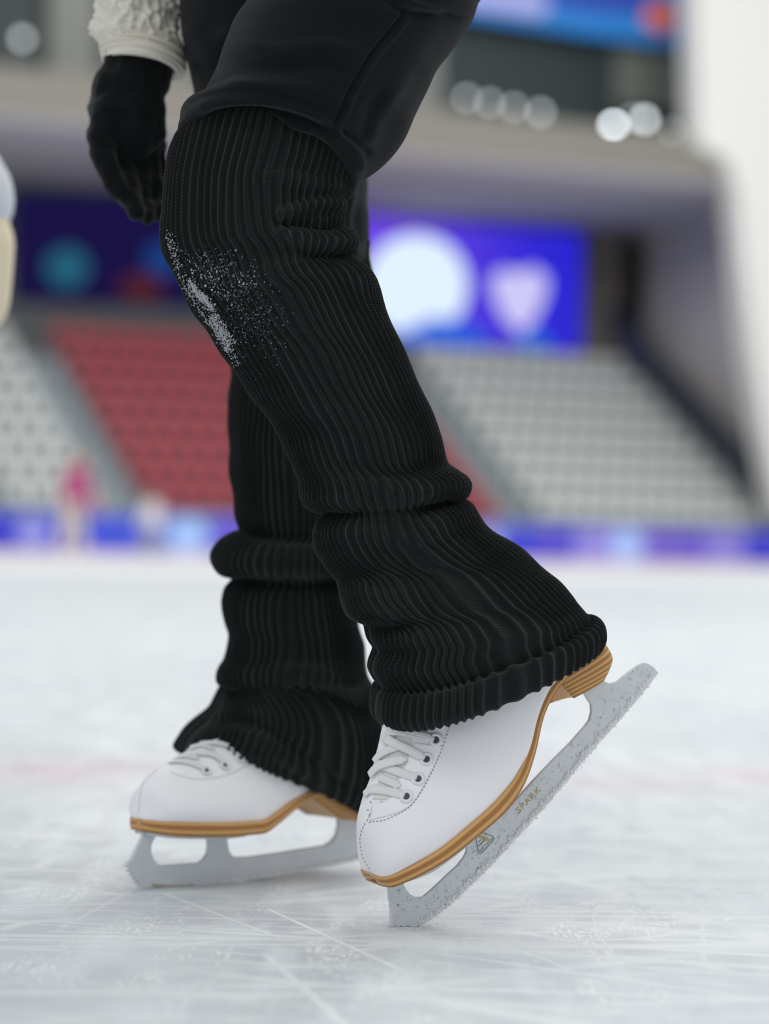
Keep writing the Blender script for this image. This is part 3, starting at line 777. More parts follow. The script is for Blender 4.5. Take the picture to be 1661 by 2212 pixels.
# far (standing) leg
FAR = [(480, 560, 792, 520, 2.33, .062, 0), (494, 640, 798, 600, 2.33, .062, 0), (505, 780, 797, 740, 2.335, .062, 0), (501, 860, 792, 850, 2.335, .060, 0), (498, 935, 780, 930, 2.34, .059, 0), (500, 985, 774, 980, 2.34, .058, 0), (507, 1055, 768, 1050, 2.345, .056, 0), (513, 1110, 764, 1110, 2.345, .056, 4),
       (521, 1148, 760, 1146, 2.345, .055, 6), (500, 1157, 764, 1158, 2.345, .060, 8), (474, 1180, 768, 1180, 2.345, .066, 8), (466, 1205, 768, 1206, 2.345, .067, 8), (476, 1230, 764, 1232, 2.345, .064, 8), (505, 1249, 762, 1250, 2.35, .057, 8),
       (491, 1275, 766, 1272, 2.35, .060, 8), (485, 1310, 770, 1308, 2.35, .062, 8), (489, 1340, 772, 1336, 2.35, .061, 10), (499, 1372, 775, 1368, 2.35, .059, 12), (490, 1420, 781, 1405, 2.35, .060, 14), (476, 1448, 786, 1436, 2.35, .063, 14), (473, 1466, 789, 1456, 2.35, .064, 14),
       (489, 1486, 793, 1480, 2.352, .060, 14, .2), (484, 1502, 798, 1502, 2.354, .061, 12, .3), (468, 1530, 804, 1536, 2.356, .066, 10, .42), (440, 1555, 808, 1580, 2.358, .070, 8, .52), (416, 1575, 812, 1630, 2.36, .072, 6, .56), (404, 1588, 810, 1690, 2.362, .071, 4, .58), (401, 1597, 800, 1750, 2.365, .069, 2, .6),
       (408, 1602, 782, 1786, 2.365, .066, 2, .6), (424, 1598, 768, 1782, 2.365, .062, 2, .6), (440, 1580, 760, 1740, 2.365, .058, 2, .6)]
FF = [([(470, 1205), (560, 1212), (660, 1215), (760, 1212)], 26, .004), ([(505, 1250), (580, 1262), (680, 1268), (760, 1262)], 16, -.006), ([(522, 1150), (600, 1160), (700, 1165), (760, 1160)], 14, -.005),
      ([(476, 1455), (560, 1452), (650, 1450), (720, 1470), (790, 1500)], 18, .004), ([(490, 1488), (560, 1488), (650, 1490), (730, 1510), (800, 1545)], 14, -.005), ([(430, 1565), (520, 1560), (600, 1590), (680, 1650), (760, 1710)], 12, -.003), ([(445, 1590), (540, 1590), (620, 1640), (700, 1700)], 12, .003)]
G, U, _ = tube(FAR, 460, 620, 62, .0029, .0020, FF, (2.0, 2.8), .0012, 8)
lw2 = link('legwarmer', grid_mesh('legwarmer', G, U), M_KNIT, me_person, True); lw2['label'] = 'legwarmer on the straight standing leg'

# sweatpants: far leg, near leg
TRF = [(420, -760, 980, -760, 2.26, .115, 0), (380, -420, 960, -420, 2.27, .11, 0), (378, -200, 900, -200, 2.28, .098, 0), (386, 0, 862, 0, 2.29, .095, 0), (399, 100, 836, 100, 2.30, .09, 0), (424, 225, 806, 225, 2.31, .085, 0), (440, 330, 785, 335, 2.32, .082, 0), (448, 420, 796, 420, 2.325, .078, 0), (452, 510, 798, 500, 2.33, .076, 0), (458, 570, 797, 562, 2.33, .074, 0), (466, 605, 792, 596, 2.33, .072, 0), (480, 625, 778, 615, 2.33, .066, 0), (490, 610, 772, 600, 2.33, .062, 0)]
FRF = [([(790, 390), (770, 470), (780, 540)], 14, -.003), ([(765, 400), (752, 470), (765, 560)], 14, .0025), ([(800, 500), (770, 540), (740, 570)], 10, .0015), ([(395, 60), (460, 90), (520, 60)], 20, .006), ([(410, 140), (450, 150), (500, 120)], 16, -.005)]
G, U, _ = tube(TRF, 200, 160, folds=FRF, wob=.0015, seed=5)
pl2 = link('trouser_leg', grid_mesh('trouser_leg', G, U), M_SWEAT, me_person, True); pl2['label'] = 'far trouser leg, behind the bent leg'
TRN = [(640, -760, 1260, -760, 2.13, .12, 0), (640, -420, 1240, -420, 2.11, .115, 0), (585, -160, 1130, -160, 2.08, .105, 0), (533, 0, 1040, 0, 2.065, .098, -10), (500, 70, 1003, 70, 2.06, .093, -20), (470, 140, 956, 132, 2.055, .088, -30), (446, 200, 918, 192, 2.05, .084, -38), (430, 222, 898, 238, 2.048, .082, -42), (404, 240, 872, 286, 2.045, .080, -52), (388, 260, 842, 324, 2.043, .078, -66),
       (381, 280, 805, 350, 2.042, .075, -80), (380, 296, 786, 366, 2.042, .072, -82), (383, 306, 779, 386, 2.042, .069, -82), (390, 308, 762, 404, 2.042, .066, -80), (398, 300, 745, 398, 2.043, .062, -76), (402, 280, 735, 370, 2.044, .059, -70)]
FRN = [([(408, 246), (450, 226), (530, 214), (620, 225), (690, 255), (718, 278)], 14, .007), ([(445, 252), (520, 238), (600, 243), (680, 268), (712, 284)], 9, -.006), ([(400, 262), (470, 256), (560, 258), (650, 270), (705, 290)], 9, .004), ([(384, 285), (410, 275), (450, 262)], 9, -.003),
       ([(880, 20), (842, 68), (800, 120), (768, 172), (738, 230), (714, 274)], 3.2, -.0026), ([(890, 30), (852, 78), (810, 128), (778, 180), (748, 238), (724, 280)], 6, .0012),
       ([(715, 282), (745, 305), (768, 335), (778, 372)], 9, .005), ([(735, 280), (770, 305), (795, 330), (800, 345)], 9, -.004), ([(900, 150), (850, 200), (810, 260), (790, 320)], 26, .003), ([(960, 90), (900, 170), (860, 250)], 24, -.002), ([(830, 190), (800, 250), (780, 300)], 16, -.003),
       ([(520, 95), (600, 110), (700, 100), (780, 110)], 16, .0025), ([(500, 135), (600, 150), (700, 145), (760, 150)], 14, -.0025), ([(480, 175), (580, 185), (690, 190)], 14, .0025), ([(1000, 40), (940, 30), (890, 30), (830, 0)], 9, -.004), ([(860, -10), (900, 10), (960, 30)], 10, .004)]
G, U, _ = tube(TRN, 360, 420, folds=FRN, wob=.0013, seed=9)
pl1 = link('trouser_leg', grid_mesh('trouser_leg', G, U), M_SWEAT, me_person, True); pl1['label'] = 'near trouser leg gathered at the knee over the legwarmer'

# body (under the clothes), one skin
px2 = lambda x, y, Y, r: (P(x, y, Y), r)
hipN, hipF = P(930, -450, 2.11), P(680, -480, 2.28); pel = (hipN + hipF) / 2 + Vector((0, 0, 0.08))
chest = pel + Vector((-0.10, 0, 0.36)); neck = chest + Vector((-0.04, 0, 0.19)); head = neck + Vector((-0.05, 0, 0.15))
shR = chest + Vector((-0.02, 0.17, 0.10)); shL = chest + Vector((-0.02, -0.17, 0.10))
elR = P(330, -560, 2.40); wrR = P(298, 90, 2.30)
body = [[(pel, .12), (chest - Vector((0, 0, .15)), .105), (chest, .12), (neck, .055), (head, .09)], [(hipN, .08), px2(570, 430, 2.05, .040), px2(700, 760, 2.055, .042), px2(830, 1060, 2.075, .034), px2(1030, 1340, 2.075, .022), px2(960, 1560, 2.07, .016)],
        [(hipF, .08), px2(640, 0, 2.30, .06), px2(640, 560, 2.33, .045), px2(640, 1000, 2.34, .042), px2(640, 1460, 2.36, .024), px2(570, 1680, 2.35, .016)], [(hipN, .08), (hipF, .08)], [(neck, .05), (shR, .055), (elR, .04), (wrR, .027), px2(285, 220, 2.29, .022)],
        [(neck, .05), (shL, .055), (shL + Vector((0.05, -0.08, -0.25)), .042), (shL + Vector((-0.15, -0.10, -0.30)), .03)]]
link('body', fuse('body', body, .012), M_SKIN, me_person, True)
jk = [[(hipN + Vector((0, 0, .10)), .115), (hipF + Vector((0, 0, .10)), .115)], [(hipN + Vector((0, 0, .02)), .105), (hipF + Vector((0, 0, .02)), .10)], [(pel + Vector((0, 0, .06)), .135), (chest - Vector((0, 0, .12)), .14), (chest, .15), (neck - Vector((0, 0, .04)), .075)], [(chest + Vector((0, 0, .08)), .1), (shR, .075), (elR + Vector((0, 0, .02)), .065)], [(chest + Vector((0, 0, .08)), .1), (shL, .075), (shL + Vector((0.05, -0.08, -0.25)), .062), (shL + Vector((-0.12, -0.10, -0.30)), .05)]]
link('jacket', fuse('jacket', jk, .012), M_FLEECE, me_person, True)
bm = bmesh.new(); add_ball(bm, head + Vector((.025, 0, .025)), .10, 3); add_ball(bm, head + Vector((.10, 0, -.04)), .055, 2, (1, .9, 1.6))
link('hair', bm_mesh('hair', bm, True), M_HAIR, me_person, True)

# fleece sleeve with its smooth cuff band
SLV = [(215, -620, 430, -620, 2.37, .05, 0), (200, -300, 410, -300, 2.34, .05, 0), (205, -60, 388, -60, 2.31, .045, 0), (204, 0, 384, 0, 2.30, .043, -6), (203, 45, 390, 40, 2.30, .042, -10), (203, 80, 393, 78, 2.30, .042, -12), (212, 100, 397, 112, 2.30, .041, -14), (221, 112, 400, 130, 2.30, .040, -14), (226, 112, 392, 132, 2.30, .034, -12), (240, 80, 380, 100, 2.30, .030, -10)]
G, U, _ = tube(SLV, 260, 220, wob=.002, seed=2)
Nn = np.array([noise.fractal(Vector(p) * 150, 1.0, 2.0, 3) for p in G.reshape(-1, 3)]).reshape(G.shape[:2])
Nr = np.array([noise.turbulence(Vector(p) * 62, 2, False) for p in G.reshape(-1, 3)]).reshape(G.shape[:2])
Cc = G.mean(axis=1, keepdims=True); dr = G - Cc; dr /= np.linalg.norm(dr, axis=2, keepdims=True)
G = G + dr * (0.0042 * Nn + 0.0045 * (Nr - 0.5))[..., None]
sl = link('sleeve', grid_mesh('sleeve', G, U), M_FLEECE, me_person, True); sl['label'] = 'fluffy cream fleece sleeve'
CUF = [(216, 92, 396, 100, 2.30, .0395, -16), (219, 106, 399, 118, 2.30, .041, -16), (222, 124, 401, 146, 2.30, .041, -14), (224, 132, 394, 158, 2.30, .040, -12), (230, 134, 384, 160, 2.30, .037, -10), (236, 120, 374, 140, 2.30, .033, -10)]
G, U, _ = tube(CUF, 60, 160, wob=.0012, seed=4)
link('cuff', grid_mesh('cuff', G, U), M_FLEECEBAND, sl, True)

# glove: palm, thumb and four separate curled fingers
Yg = 2.295
q = lambda x, y, r, dy=0.0: (P(x, y, Yg + dy), r)
gl = [[q(298, 128, .028), q(292, 170, .027), q(282, 215, .027)], [q(262, 180, .024), q(242, 232, .021), q(240, 270, .019)], [q(312, 185, .022), q(322, 240, .014), q(326, 285, .012)], [q(285, 215, .027), q(280, 285, .026)], [q(345, 140, .012), q(358, 160, .006)],
      [q(240, 232, .016, -.012), q(215, 296, .0118, -.02), q(230, 362, .0108, -.024), q(254, 412, .009, -.022)],
      [q(258, 285, .015, -.004), q(262, 360, .0118, -.002), q(276, 425, .0105, -.012), q(296, 458, .0088, -.024)],
      [q(284, 290, .015, .004), q(296, 370, .0112, .008), q(306, 440, .010, .002), q(318, 466, .0086, -.010)],
      [q(306, 288, .0135, .010), q(322, 360, .0100, .018), q(333, 428, .009, .014), q(340, 462, .0082, .004)],
      [q(326, 278, .012, .014), q(339, 330, .0076, .026), q(353, 392, .0076, .028), q(357, 440, .007, .020)]]
gm = fuse('glove', gl, .0023, 3)
gn = [(v.co.copy(), v.normal.copy()) for v in gm.vertices]
for v, (c_, n_) in zip(gm.vertices, gn):
    v.co = c_ + n_ * (0.0030 * noise.noise(Vector((c_.x * 26, c_.y * 26, c_.z * 60))) + 0.0016 * noise.noise(c_ * 110))
gv = link('glove', gm, M_GLOVE, me_person, True); gv['label'] = 'black knitted glove on the hanging hand'

# snow stuck to the bent knee
def stick(bv, x, y):
    h = bv.ray_cast(CAM, ray(x, y).normalized()); return h[0], h[1]


GR = []
edge = smooth_line([(358, 505), (372, 560), (390, 610), (415, 655), (450, 705), (478, 745), (505, 782)], 60)
for k in range(2600):
    z = random.random()
    if z < 0.42:    # thick smears along the front of the knee
        c = random.choice([((436, 636), (458, 668), 8), ((462, 680), (500, 742), 10), ((455, 690), (492, 755), 9), ((410, 610), (440, 650), 7)]); t = random.random()
        x = c[0][0] + (c[1][0] - c[0][0]) * t + random.gauss(0, c[2] * 0.55); y = c[0][1] + (c[1][1] - c[0][1]) * t + random.gauss(0, c[2] * 0.55); r = random.uniform(.0002, .0007)
    elif z < 0.62:  # grains along the outline
        e = edge[random.randrange(60)]; x = e[0] + abs(random.gauss(2, 9)); y = e[1] + random.gauss(0, 6); r = random.uniform(.0002, .0006)
    elif z < 0.83:
        x = random.gauss(470, 45); y = random.gauss(595, 26) + (x - 470) * 0.25; r = random.uniform(.00014, .00042)
        if random.random() < 0.1: r *= 2.2
    else:
        x = random.gauss(525, 45); y = random.gauss(690, 45); r = random.uniform(.00012, .0004)
    p, n_ = stick(BV_NEAR, x, y)
    if p is None: continue
    GR.append((p - ray(x, y).normalized() * 0.0004, r, (random.uniform(.7, 1.5), .8, random.uniform(.7, 1.5))))
link('snow', grains('snow', GR, 1, .12), M_MELT, lw1, True)['kind'] = 'stuff'


# ------------------------------------------------------------------ ice skates
class Skate:
    """one skate; photo points are taken onto the skate's own upright plane (offset w towards the camera)"""

    def __init__(s, contact, yaw, label):
        s.O = ground(*contact); s.psi = math.radians(yaw)
        s.t = Vector((math.cos(s.psi), math.sin(s.psi), 0)); s.n = Vector((math.sin(s.psi), -math.cos(s.psi), 0))
        s.root = empty('ice_skate', s.O, s.psi, label, 'ice skate', 'the skater\'s pair of white figure skates')

    def L(s, x, y, w=0.0):
        """local point (x along foot, y away from camera, z up)"""
        d = ray(x, y); o = s.O + s.n * w; k = (o - CAM).dot(s.n) / d.dot(s.n); p = CAM + d * k - o
        return np.array([p.dot(s.t), -w, p.z])

    def world(s, p): return s.O + s.t * p[0] - s.n * p[1] + Vector((0, 0, p[2]))

    def pline(s, pts, w=0.0): return [s.L(x, y, w) for x, y in pts]

    def boot(s, st, nrow=90, nq=36):
        """st: (Sx, Sy, w_trace, Rx, Ry, w_ridge, half width)"""
        A = np.array([np.r_[s.L(a[0], a[1], a[2])[[0, 2]], s.L(a[3], a[4], a[5])[[0, 2]], a[6]] for a in st])
        D = pchip(np.arange(len(A)), A, np.linspace(0, len(A) - 1, nrow))
        qq = np.r_[np.linspace(-0.06, 1, nq), np.linspace(1, -0.06, nq)[1:]]; side = np.r_[-np.ones(nq), np.ones(nq - 1)]
        q0 = np.clip(qq, 0, 1)
        ex = np.interp(np.linspace(0, 1, nrow), [0, .35, .6, 1], [1 / 1.9, 1 / 1.7, 1 / 1.2, 1 / 1.3])[:, None]
        prof = (1 - q0[None] ** 2.3) ** ex; prof = prof + 0.10 * np.sin(PI * np.clip(q0 * 1.25, 0, 1))[None] * (1 - q0[None])
        prof = prof * np.where(qq < 0, 0.9, 1)[None]
        G = np.zeros((nrow, len(qq), 3))
        S = D[:, 0:2]; Rr = D[:, 2:4]
        xz = S[:, None] + (Rr - S)[:, None] * qq[None, :, None]
        G[..., 0] = xz[..., 0]; G[..., 2] = xz[..., 1]; G[..., 1] = D[:, 4][:, None] * prof * side[None]
        me = grid_mesh('boot', G, None, wrap=True, caps=True)
        o = link('boot', me, M_LEATHER, s.root)
        Wg = np.array(s.O) + G[..., 0:1] * np.array(s.t) - G[..., 1:2] * np.array(s.n) + G[..., 2:3] * np.array([0, 0, 1.0])
        r, c = G.shape[:2]
        s.bv = BVHTree.FromPolygons([Vector(p) for p in Wg.reshape(-1, 3)], [(i * c + j, i * c + (j + 1) % c, (i + 1) * c + (j + 1) % c, (i + 1) * c + j) for i in range(r - 1) for j in range(c)])
        s.bootobj = o
        return o

    def strip(s, name, st, m, layers=1.7, nrow=90, bulge=0.001, parent=None):
        """sole-like band. st: (top x, y, bottom x, y, w_trace, half width)"""
        A = np.array([np.r_[s.L(a[0], a[1], a[4])[[0, 2]], s.L(a[2], a[3], a[4])[[0, 2]], a[5]] for a in st])
        D = pchip(np.arange(len(A)), A, np.linspace(0, len(A) - 1, nrow))
        qs = np.linspace(0, 1, 9)
        ln = np.r_[0, np.cumsum(np.linalg.norm(np.diff(D[:, 0:2], axis=0), axis=1))]
        ring = []; uvs = []
        for q_ in qs: ring.append((-1, q_)); uvs.append(q_)
        for w_ in np.linspace(-1, 1, 7)[1:-1]: ring.append((w_, 1.0)); uvs.append(1.0)
        for q_ in qs[::-1]: ring.append((1, q_)); uvs.append(q_)
        for w_ in np.linspace(1, -1, 7)[1:-1]: ring.append((w_, 0.0)); uvs.append(0.0)
        G = np.zeros((nrow, len(ring), 3)); U = np.zeros((nrow, len(ring) + 1, 2))
        for j, (w_, q_) in enumerate(ring):
            xz = D[:, 0:2] + (D[:, 2:4] - D[:, 0:2]) * q_
            edge_ = abs(w_) == 1
            G[:, j, 0] = xz[:, 0]; G[:, j, 2] = xz[:, 1]
            bl = bulge * (math.sin(PI * q_) + 0.25 * math.sin(PI * q_ * layers * 2)) if edge_ else 0
            G[:, j, 1] = w_ * (D[:, 4] + bl)
            U[:, j, 0] = ln * 100; U[:, j, 1] = uvs[j] * layers
        U[:, -1] = U[:, 0]
        return link(name, grid_mesh(name, G, U, caps=True), m, parent or s.root)

    def heel(s, F0, F1, Bk, w0, w1, m, parent, far=None):
        """Bk: back outline (x, y) from top to bottom; F0/F1 front corner at top/bottom (photo points on the near side)"""
        n = 24; bk = smooth_line([s.L(x, y, 0.0)[[0, 2]] for x, y in Bk], n)
        f0 = s.L(*F0, w0)[[0, 2]]; f1 = s.L(*F1, w1)[[0, 2]]; ff = (s.L(*far, -w1)[[0, 2]] - f1) if far else np.zeros(2)
        nq = 15; G = np.zeros((n, 2 * nq + 6, 3)); U = np.zeros((n, 2 * nq + 7, 2))
        for i in range(n):
            t = i / (n - 1); f = f0 + (f1 - f0) * t; b_ = bk[i]; w = w0 + (w1 - w0) * t
            ring = []
            for k in range(nq * 2):
                th = PI * k / (nq * 2 - 1); a = math.sin(th) ** 0.75; sd = -math.copysign(abs(math.cos(th)) ** 0.62, math.cos(th))
                ring.append((a, sd))
            pts = [(f + (b_ - f) * a + ff * t * max(0, sd) ** 1.5 * (1 - a) ** 0.5, sd * w) for a, sd in ring]
            dirv = (b_ - f) / max(np.linalg.norm(b_ - f), 1e-9)
            for k in range(6):      # hollowed front (breast) face
                y_ = 1 - 2 * (k + 1) / 7; pts.append((f + dirv * 0.006 * (1 - y_ * y_) * (0.3 + 0.7 * t) + ff * t * (0.5 + 0.5 * y_), y_ * w))
            for j, (xz, y_) in enumerate(pts):
                G[i, j] = (xz[0], y_, xz[1]); U[i, j] = (j * 0.4, t * 7.0 if j < 2 * nq else 0.12)
        U[:, -1] = U[:, 0]
        return link('heel', grid_mesh('heel', G, U, caps=True), m, parent)

    def blade(s, pts, th=0.0042):
        pl = [s.L(x, y, 0.0) for x, y in pts]
        bm = prism([Vector(p) for p in pl], Vector((0, 1, 0)), -th / 2, th / 2, 0.0004, 1)
        me = bm_mesh('blade', bm); s.bl = link('blade', me, M_STEEL, s.root); return s.bl

    def frost(s, line, n, up, r0, r1, seed):
        """crust of shaved ice along the running edge"""
        rr = random.Random(seed); q_ = smooth_line(line, 400); items = []; rows = []
        for i in range(399):
            a = s.L(*q_[i]); b = s.L(*q_[i + 1]); d = (b - a)[[0, 2]]; d /= max(np.linalg.norm(d), 1e-9); rows.append((a, np.array([-d[1], d[0]])))
        hh = lambda i: up * (0.50 + 0.32 * noise.noise(Vector((i * 0.045, seed, 0))) + 0.28 * noise.noise(Vector((i * 0.17, seed, 4))) + 0.2 * noise.noise(Vector((i * 0.5, seed, 9))))
        for k in range(n):
            i = rr.randrange(399); a, up_ = rows[i]; e = hh(i)
            h = rr.uniform(-.0006, 1) * e if rr.random() < 0.8 else rr.gauss(0, .0008)
            yy = -rr.uniform(.0019, .0032) if h > .0004 else rr.uniform(-.0032, .0032)
            r = rr.uniform(r0, r1) * (1.5 if rr.random() < 0.08 else 1)
            items.append(((a[0] + up_[0] * h, yy, a[2] + up_[1] * h), r, (rr.uniform(.8, 1.7), rr.uniform(.5, .9), rr.uniform(.7, 1.4))))
        me = grains('frost', items, 1, 0.14, seed)
        # the packed film of ice under the grains
        top = [(a[0] + u_[0] * hh(i) * 0.85, a[2] + u_[1] * hh(i) * 0.85) for i, (a, u_) in enumerate(rows)]; bot = [(a[0] - u_[0] * .0002, a[2] - u_[1] * .0002) for a, u_ in rows]
        G = np.array([[(b[0], -.0021, b[1]), (b[0], -.0029, b[1]), ((b[0] * .5 + t_[0] * .5), -.0028, (b[1] * .5 + t_[1] * .5)), (t_[0], -.0023, t_[1]), (t_[0], -.0020, t_[1])] for b, t_ in zip(bot, top)])
        m2 = grid_mesh('film', G, None, True, caps=True); bm = bmesh.new(); bm.from_mesh(me); bm.from_mesh(m2); bm.to_mesh(me); bm.free()
        o = link('frost', me, M_SNOW, s.bl); o['kind'] = 'stuff'; return o

    def edge(s, line, wd, name='running_edge'):
        q_ = smooth_line(line, 80); bm = bmesh.new(); prev = None
        for i in range(80):
            a = s.L(*q_[i]); b = s.L(*q_[min(79, i + 1)]) if i < 79 else a; c = s.L(*q_[max(0, i - 1)]); d = (b - c)[[0, 2]]; d /= np.linalg.norm(d); up_ = np.array([-d[1], d[0]])
            row = [bm.verts.new((a[0] + up_[0] * h, y, a[2] + up_[1] * h)) for h, y in ((-.0003, -.0025), (wd, -.0025), (wd, .0025), (-.0003, .0025))]
            if prev:
                for k in range(4): bm.faces.new((prev[k], prev[(k + 1) % 4], row[(k + 1) % 4], row[k]))
            else: bm.faces.new(row)
            prev = row
        bm.faces.new(prev)
        return link(name, bm_mesh(name, bm), M_EDGE, s.bl)

    def hit(s, x, y, cx=None):
        d = ray(x, y).normalized(); h = s.bv.ray_cast(CAM, d)
        if h[0] is None:
            w0 = s.O.y + 0.05; h = s.bv.find_nearest(P(x, y, w0)); h = s.bv.find_nearest(P(x, y, h[0].y))
        p, n_ = h[0], h[1]
        if n_.dot(p - CAM) > 0 and h[0] is not None: n_ = -n_
        return p, n_

    def lace(s, pts, wpx=19, lift=0.0012, arch=0.0):
        n = 26; q_ = smooth_line(pts, n); C = []; N = []
        for x, y in q_:
            p, n_ = s.hit(x, y); C.append(np.array(p)); N.append(np.array(n_))
        C = np.array(C); N = np.array(N)
        for _ in range(3):
            C[1:-1] = (C[:-2] + C[1:-1] * 2 + C[2:]) / 4; N[1:-1] = (N[:-2] + N[1:-1] * 2 + N[2:]) / 4
        N /= np.linalg.norm(N, axis=1, keepdims=True); T = np.gradient(C, axis=0); T /= np.linalg.norm(T, axis=1, keepdims=True)
        Bn = np.cross(T, N); Bn /= np.linalg.norm(Bn, axis=1, keepdims=True)
        hw = wpx / 2 * 2.02 / F; m = 14; G = np.zeros((n, m, 3)); U = np.zeros((n, m + 1, 2))
        ar = arch * np.sin(np.linspace(0, PI, n)); tw = np.clip(np.minimum(np.arange(n), np.arange(n)[::-1] + 3) / 3.0, 0.55, 1)
        ln = np.r_[0, np.cumsum(np.linalg.norm(np.diff(C, axis=0), axis=1))]
        for j in range(m):
            a = 2 * PI * j / m; cx = math.copysign(abs(math.cos(a)) ** 0.7, math.cos(a)); sx = math.copysign(abs(math.sin(a)) ** 0.8, math.sin(a))
            G[:, j] = C + Bn * (hw * cx * tw)[:, None] + N * (lift + ar + 0.0008 * sx)[:, None]
            U[:, j] = np.stack([ln, np.full(n, j / m * 2)], 1)
        U[:, m] = U[:, 0]
        return link('lace', grid_mesh('lace', G, U, caps=True), M_LACE, s.bootobj, True)

    def eyelet(s, x, y, r=.0046, z=.0009):
        p, n_ = s.hit(x, y); p = p + n_ * z; o = empty_mat(p, n_)
        bm = bmesh.new(); seg = 24; ring = []
        for i in range(seg):
            a = 2 * PI * i / seg; row = []
            for k in range(8):
                b = 2 * PI * k / 8; rr = r * 0.74 + r * 0.27 * math.cos(b); row.append(bm.verts.new(o @ Vector((rr * math.cos(a), rr * math.sin(a), 0.0006 + r * 0.20 * math.sin(b)))))
            ring.append(row)
        for i in range(seg):
            for k in range(8): bm.faces.new((ring[i][k], ring[(i + 1) % seg][k], ring[(i + 1) % seg][(k + 1) % 8], ring[i][(k + 1) % 8]))
        e = link('eyelet', bm_mesh('eyelet', bm, True), M_EYELET, s.bootobj, True)
        bm = bmesh.new(); c = [bm.verts.new(o @ Vector((r * 0.55 * math.cos(2 * PI * i / 18), r * 0.55 * math.sin(2 * PI * i / 18), 0.0004))) for i in range(18)]; f = bm.faces.new(c)
        me2 = bm_mesh('hole', bm)
        # dark hole is part of the same eyelet
        bm = bmesh.new(); bm.from_mesh(e.data); M = chain_matrix(s.bootobj).inverted(); me2.transform(M); n0 = len(bm.faces); bm.from_mesh(me2); bm.faces.ensure_lookup_table()
        for f in bm.faces[n0:]: f.material_index = 1
        bm.to_mesh(e.data); bm.free(); e.data.materials.append(M_HOLE)
        return e

    def stitches(s, lines, pitch=9.0, length=0.5, r=.00033):
        bm = bmesh.new()
        for pts in lines:
            p = np.array(pts, float); tot = np.sum(np.linalg.norm(np.diff(p, axis=0), axis=1)); n = max(2, int(tot / pitch)); q_ = smooth_line(pts, n * 2 + 1)
            for i in range(n):
                a = s.hit(*q_[2 * i]); b = s.hit(*(q_[2 * i] + (q_[2 * i + 1] - q_[2 * i]) * 2 * length))
                if (a[0] - b[0]).length > 0.02: continue
                add_cone(bm, a[0] + a[1] * .0002, b[0] + b[1] * .0002, r, r, 6)
        return link('stitching', bm_mesh('stitching', bm), M_THREAD, s.bootobj, True)

    def patch(s, name, e1, e2, m, lift, n=40, k=14):
        a = smooth_line(e1, n); b = smooth_line(e2, n); T = np.zeros((n, k, 3)); Bt = np.zeros((n, k, 3))
        for i in range(n):
            for j in range(k):
                x, y = a[i] + (b[i] - a[i]) * j / (k - 1); p, n_ = s.hit(x, y); T[i, j] = p + n_ * lift; Bt[i, j] = p - n_ * 0.002
        G = np.concatenate([T, Bt[:, ::-1]], 1)
        return link(name, grid_mesh(name, G, None, wrap=True, caps=True), m, s.bootobj, True)


def empty_mat(p, n_):
    return Matrix.Translation(p) @ Vector((0, 0, 1)).rotation_difference(n_).to_matrix().to_4x4()


# ---- front skate: on its toe pick, heel raised
k1 = Skate((862, 2003), 18, 'white ice skate in front, heel raised and toe pick on the ice')
k1.boot([(806, 1892, .006, 800, 1884, 0, .006), (815, 1893, .016, 786, 1846, -.004, .020), (836, 1890, .026, 776, 1806, -.006, .031), (880, 1872, .036, 774, 1768, -.004, .038), (950, 1833, .040, 787, 1720, 0, .041), (1020, 1776, .040, 798, 1685, 0, .041), (1080, 1721, .037, 808, 1645, 0, .038),
         (1120, 1668, .033, 818, 1605, 0, .035), (1143, 1610, .030, 826, 1570, 0, .033), (1160, 1548, .029, 852, 1535, 0, .031), (1185, 1490, .029, 885, 1480, 0, .030), (1235, 1420, .028, 930, 1400, 0, .031), (1240, 1350, .026, 970, 1330, 0, .031)])
sole1 = k1.strip('sole', [(799, 1885, 811, 1903, 0, .002), (801, 1888, 812, 1906, .006, .010), (808, 1892, 820, 1913, .014, .018), (830, 1894, 842, 1917, .027, .028), (880, 1875, 894, 1898, .038, .039), (950, 1835, 966, 1858, .042, .043), (1020, 1778, 1038, 1802, .042, .043), (1078, 1723, 1100, 1744, .039, .040), (1117, 1670, 1137, 1684, .035, .036),
                          (1140, 1612, 1158, 1620, .031, .032), (1156, 1548, 1172, 1556, .029, .030), (1180, 1490, 1196, 1502, .028, .029), (1215, 1445, 1229, 1460, .028, .029), (1262, 1390, 1276, 1404, .026, .024), (1280, 1374, 1294, 1390, .012, .012)], M_SOLE)
k1.heel((1199, 1462), (1239, 1509), [(1287, 1376), (1306, 1400), (1314, 1420), (1309, 1438), (1297, 1462)], .029, .025, M_SOLE, k1.root, (1181, 1522))
k1.blade([(812, 1888), (848, 1884), (870, 1909), (876, 1921), (884, 1931), (897, 1938), (914, 1936), (935, 1918), (960, 1894), (986, 1870), (1000, 1853), (1007, 1838), (1006, 1818), (978, 1790), (1030, 1745), (1062, 1776), (1083, 1761), (1118, 1722), (1155, 1681), (1194, 1640), (1232, 1602), (1262, 1568), (1271, 1556), (1276, 1538), (1275, 1522), (1262, 1501), (1240, 1478), (1272, 1440),
          (1293, 1461), (1302, 1470), (1314, 1476), (1331, 1472), (1352, 1455), (1377, 1436), (1388, 1431), (1398, 1433), (1410, 1441), (1419, 1452), (1400, 1478), (1370, 1515), (1340, 1550), (1305, 1590), (1268, 1631), (1235, 1672), (1197, 1717), (1160, 1760), (1129, 1793), (1098, 1828), (1070, 1857), (1045, 1883), (1020, 1907), (990, 1936), (956, 1965), (930, 1985), (910, 1996),
          (897, 1999), (890, 1996), (884, 2002), (877, 1998), (871, 2004), (865, 1999), (858, 2003), (851, 1996), (845, 2002), (841, 2000), (843, 1985), (842, 1962), (839, 1938), (837, 1915)])
